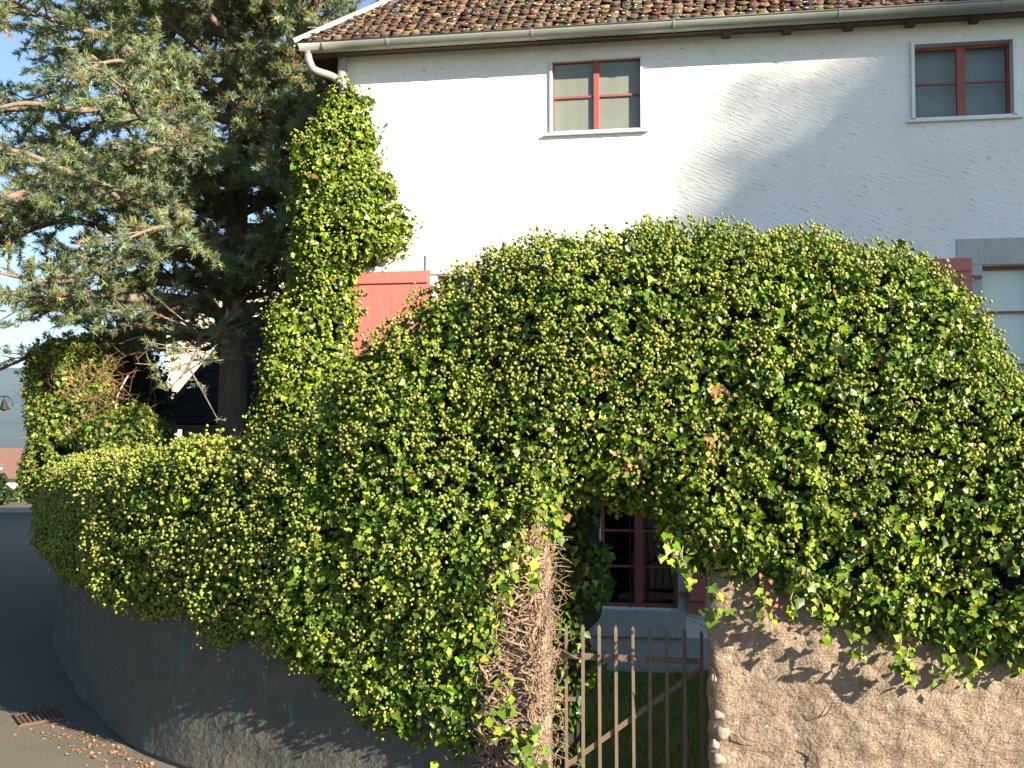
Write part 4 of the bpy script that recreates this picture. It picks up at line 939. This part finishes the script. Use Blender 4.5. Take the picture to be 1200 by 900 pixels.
# off to the right, behind the photographer: the tree whose shade falls across the facade
def uv(u, v_, t): return (u * -math.cos(R(SUN_AZ)) + t * math.sin(R(SUN_AZ)), u * math.sin(R(SUN_AZ)) + t * math.cos(R(SUN_AZ)), 2.6 + v_ + t * math.tan(R(SUN_EL)))
TB = [(13.5, 1.4, 40, 5.6, 5.6, 5.5), (11.0, -1.2, 39, 3.4, 3.4, 4.0), (16.6, 2.4, 41, 4.5, 4.5, 5.4), (11.3, 2.8, 40, 2.8, 2.8, 2.6), (14.0, 4.8, 40, 3.8, 3.8, 2.3), (15.4, 4, 40, 4, 4, 2.8), (9.9, -3.1, 30, 2.9, 2.9, 2.8)]
blobs = [(*uv(u, v_, t), a, b, c) for (u, v_, t, a, b, c) in TB]
blob_tree('broadleaf_tree', (blobs[0][0], blobs[0][1], 0), blobs, 24000, .30, [(.04, .075, .02), (.06, .10, .025)], [1, 1], 'large broadleaf tree across the road from the hedge', 'tree', .42, seed=12, depth=.30, cs_=.82)

# unseen trees added across the street to block skylight from the road
for k, (x, y, r_, h_, lab) in enumerate(((-15.6, 8.5, 3.0, 5.0, 'added unseen tree blocking skylight across the street beside the near bend'), (-17.4, 15.5, 3.2, 5.6, 'added unseen tree blocking skylight across the street further down'), (-15.5, 1.0, 3.2, 5.2, 'added unseen tree blocking skylight across the street left of the photographer'))):
    blob_tree('added_shade_tree', (x, y, 0), [(x, y, 3.6, r_, r_, 3.4), (x, y, h_ + 1.5, r_ * .8, r_ * .8, 2.6)], 5000, .28, [(.03, .06, .016), (.045, .08, .02)], [1, 1], lab, 'tree', .3, seed=30 + k, depth=.3, cs_=.85, group='added light-blocking trees across the street')

# ================================================================== BACKGROUND BUILDINGS
def gable_block(name, loc, label, wx, wy, hw, roof_over, rise, mw, mr, rz=0, group=None, hip=0):
    root = empty(name, loc, rz); tag(root, label, 'house', group)
    mm = MB().box(0, wx, 0, wy, -6, hw); mm.build('wall', mw, root)
    o = roof_over; x0, x1, y0, y1 = -o, wx + o, -o, wy + o; ym = (y0 + y1) / 2; z = hw + .02
    vs = [(x0, y0, z), (x1, y0, z), (x1, y1, z), (x0, y1, z), (x0 + hip, ym, z + rise), (x1 - hip, ym, z + rise)]; v2 = [(a, b, c + .16) for a, b, c in vs]
    MB().add(vs + v2, [(0, 1, 5, 4), (2, 3, 4, 5), (3, 0, 4), (1, 2, 5), (10, 11, 7, 6), (10, 9, 8, 11), (6, 9, 10), (8, 7, 11), (0, 6, 7, 1), (1, 7, 8, 2), (2, 8, 9, 3), (3, 9, 6, 0)]).build('roof', mr, root)
    return root
mwh = M['houseplaster']
e = at(195, 390, 30.0); hwz = e.z + 1.3
brown_roof = mat('brown_roof', (.14, .07, .045), .9, noise=[(3, .4, .7, (.10, .05, .035), None)], bump=[(6, .5, .05, (1, 6, 1))])
b1 = empty('white_house', (e.x, 30.0, 0)); tag(b1, 'tall pale house with brown projecting eaves behind the conifer', 'house')
ze_ = at(195, 372, 30).z; rp = .50; WXX = 9.0
vs = [(0, 0, -2), (WXX, 0, -2), (WXX, 0, ze_), (WXX / 2, 0, ze_ + rp * WXX / 2), (0, 0, ze_)]; vs += [(x, 8, z) for x, y, z in vs]
MB().add(vs, [(0, 1, 2, 3, 4), (9, 8, 7, 6, 5), (0, 4, 9, 5), (1, 6, 7, 2), (4, 3, 8, 9), (3, 2, 7, 8)]).build('wall', mwh, b1)
for sg in (-1, 1):
    xe = -1.45 if sg < 0 else WXX + 1.45; xm_ = WXX / 2; zl = ze_ - 1.45 * rp + .02; zt2 = ze_ + rp * WXX / 2 + .02; th_ = .28
    vs = [(xe, -.25, zl), (xm_, -.25, zt2), (xm_, 8.3, zt2), (xe, 8.3, zl)]; vs += [(x, y, z + th_) for x, y, z in vs]
    MB().add(vs, [(0, 3, 2, 1), (4, 5, 6, 7), (0, 1, 5, 4), (1, 2, 6, 5), (2, 3, 7, 6), (3, 0, 4, 7)]).build('roof', brown_roof, b1)
for (cx_, cz_) in ((2.8, 3.4), (2.8, 6.2)):
    wo = MB().box(cx_, cx_ + 1.0, -.05, .02, cz_ - 1.4, cz_).build('window', M['whitemetal'], b1); MB().box(cx_ + .08, cx_ + .92, -.06, -.052, cz_ - 1.32, cz_ - .08).build('pane', M['darkroom'], wo)
# low outbuilding with dark slate roof
rl = at(285, 376, 21.5); ev = at(185, 497, 19.0); xr_ = 2.5
sh2 = empty('slate_shed', (ev.x, 19.0, 0)); tag(sh2, 'low outbuilding with dark slate hipped roof behind the conifer trunk', 'outbuilding')
zev = ev.z; rz_ = rl.z; rx_ = rl.x - ev.x
slate = mat('slate', (.022, .019, .018), .9, spec=.1, noise=[(3, .4, .7, (.035, .028, .026), (1, 1, 4)), (14, .6, .7, (.06, .055, .05), (1, 1, 6))])
MB().box(.35, 7.5, .3, 5.2, 0, zev - .03).build('wall', M['plaster_surround'], sh2)
vs = [(0, 0, zev), (8, 0, zev), (8, 5.4, zev), (0, 5.4, zev), (rx_, 2.5, rz_), (8 , 2.5, rz_)]; v2 = [(a, b, c - .08) for a, b, c in vs]
MB().add(vs + v2, [(0, 1, 5, 4), (2, 3, 4, 5), (3, 0, 4), (1, 2, 5), (7, 6, 10, 11), (9, 8, 11, 10), (6, 9, 10), (8, 7, 11), (6, 7, 1, 0), (7, 8, 2, 1), (8, 9, 3, 2), (9, 6, 0, 3)]).build('roof', slate, sh2)
mm = MB(); sv = Vector((0, 2.5, rz_ - zev)); sll = sv.length; svn = sv.normalized(); nv = Vector((0, -svn.z, svn.y))
for r_ in range(int(sll / .2)):
    l = r_ * .2; x = .05 + rx_ * l / sll
    while x < 7.5:
        a = Vector((x, 0, zev)) + svn * l; g = .24; j = random.uniform(.012, .03)
        mm.add([a + nv * j, a + Vector((g, 0, 0)) + nv * j, a + Vector((g, 0, 0)) + svn * .26 + nv * .008, a + svn * .26 + nv * .008, a, a + Vector((g, 0, 0))], [(0, 1, 2, 3), (4, 5, 1, 0)]); x += .25
mm.build('slates', slate, sh2)['kind'] = 'stuff'
MB().bar((rx_, 2.5, rz_ + .03), (8, 2.5, rz_ + .03), .16, .1).build('ridge_cap', slate, sh2); MB().bar((0, 0, zev + .03), (rx_, 2.5, rz_ + .03), .14, .08).build('hip_cap', slate, sh2)
MB().box(.0, 8, -.10, -.005, zev - .10, zev - .02).build('gutter', M['zinc'], sh2)
# town roofs below the street
for k, (px, py, Y, wx, rise, lab) in enumerate(((-25, 561, 78, 7, 2.1, 'long brown tiled house roof far down the street'),)):
    e = at(px, py, Y); b = gable_block('far_house', (e.x, Y, 0), lab, wx, 6, e.z, .5, rise, mwh, M['redtile'])
    for j in range(3):
        x = 1.0 + j * 2.1; z = e.z + .55
        d_o = MB().box(x, x + .55, .35, 1.5, z - .2, z + .35).build('dormer', mwh, b)
        MB().add([(x - .1, .25, z + .35), (x + .65, .25, z + .35), (x + .275, .25, z + .62), (x - .1, 1.7, z + .35), (x + .65, 1.7, z + .35), (x + .275, 1.7, z + .62)], [(0, 1, 2), (0, 2, 5, 3), (1, 4, 5, 2), (0, 3, 4, 1), (3, 5, 4)]).build('dormer_roof', M['redtile'], d_o)
    MB().box(4.4, 4.8, 2.6, 3.0, e.z + rise * .6, e.z + rise + .7).build('chimney', mwh, b)
e = at(24, 590, 60); b = gable_block('far_house', (e.x, 60, 0), 'small white house end below the brown roof down the street', 2.6, 4, at(24, 578, 60).z, .25, .5, mwh, M['redtile'])
# hedges at the far end of the street
blob_tree('far_hedge', (at(-6, 590, 31.8).x, 32.6, 0), [bl(-12, 575, 32.6, 22, 24, .8)], 2600, .10, [(.02, .04, .012), (.035, .06, .018)], [1, 1], 'dark clipped hedge at the far left end of the street', 'hedge', .05, seed=3, trunk=False)
blob_tree('far_bush', (at(28, 588, 36).x, 36, 0), [bl(24, 584, 36, 22, 14, .8), bl(60, 584, 36.5, 22, 14, .8)], 2600, .11, [(.07, .12, .03), (.12, .16, .04)], [1, 1], 'light green bush at the end of the street', 'shrub', .05, seed=7, trunk=False)
# hanging street lamp on a curved bracket
lt = at(0, 472, 26.0); lp_ = empty('street_lamp', (at(-16, 500, 26).x, 26, 0)); tag(lp_, 'dark bell shaped street lamp hanging from a curved bracket at far left', 'street lamp')
bx_ = at(5, 470, 26).x - lp_.location.x; zc_ = at(0, 474, 26).z; rr_ = .215
MB().tube([(-.0, 0, 0), (0, 0, 2.2), (0, 0, zc_ - .02)], [.07, .05, .035], 10).build('pole', M['blackiron'], lp_, smooth=True)
arc = [(bx_ - rr_ * math.cos(a) , 0, zc_ + rr_ * math.sin(a)) for a in np.linspace(-.1, math.pi + .25, 20)]
MB().tube(arc, .014, 6).build('bracket', M['blackiron'], lp_, smooth=True)
MB().tube([(0, 0, zc_ - .02), (bx_ - rr_, 0, zc_ - .02)], .014, 6).build('arm', M['blackiron'], lp_)
MB().tube([(bx_, 0, zc_ + rr_), (bx_, 0, zc_ + .12), (bx_, 0, zc_ + .08), (bx_, 0, zc_ - .03), (bx_, 0, zc_ - .10), (bx_, 0, zc_ - .13)], [.01, .02, .06, .08, .14, .15], 14).build('lamp_shade', M['blackiron'], lp_, smooth=True)
MB().tube([(bx_, 0, zc_ - .13), (bx_, 0, zc_ - .17)], [.08, .04], 10).build('bulb', M['whitemetal'], lp_, smooth=True)

# ================================================================== HAZE
mh = bpy.data.materials.new('haze_air'); mh.use_nodes = True; n_ = mh.node_tree; n_.nodes.remove(n_.nodes["Principled BSDF"])
pv = n_.nodes.new("ShaderNodeVolumePrincipled"); pv.inputs['Color'].default_value = (.42, .64, 1.0, 1); pv.inputs['Density'].default_value = .00007; pv.inputs['Anisotropy'].default_value = .2
n_.links.new(pv.outputs[0], n_.nodes["Material Output"].inputs['Volume'])
hz = MB().box(-9600, 9600, -700, 12600, -120, 620).build('haze', mh); hz['kind'] = 'stuff'
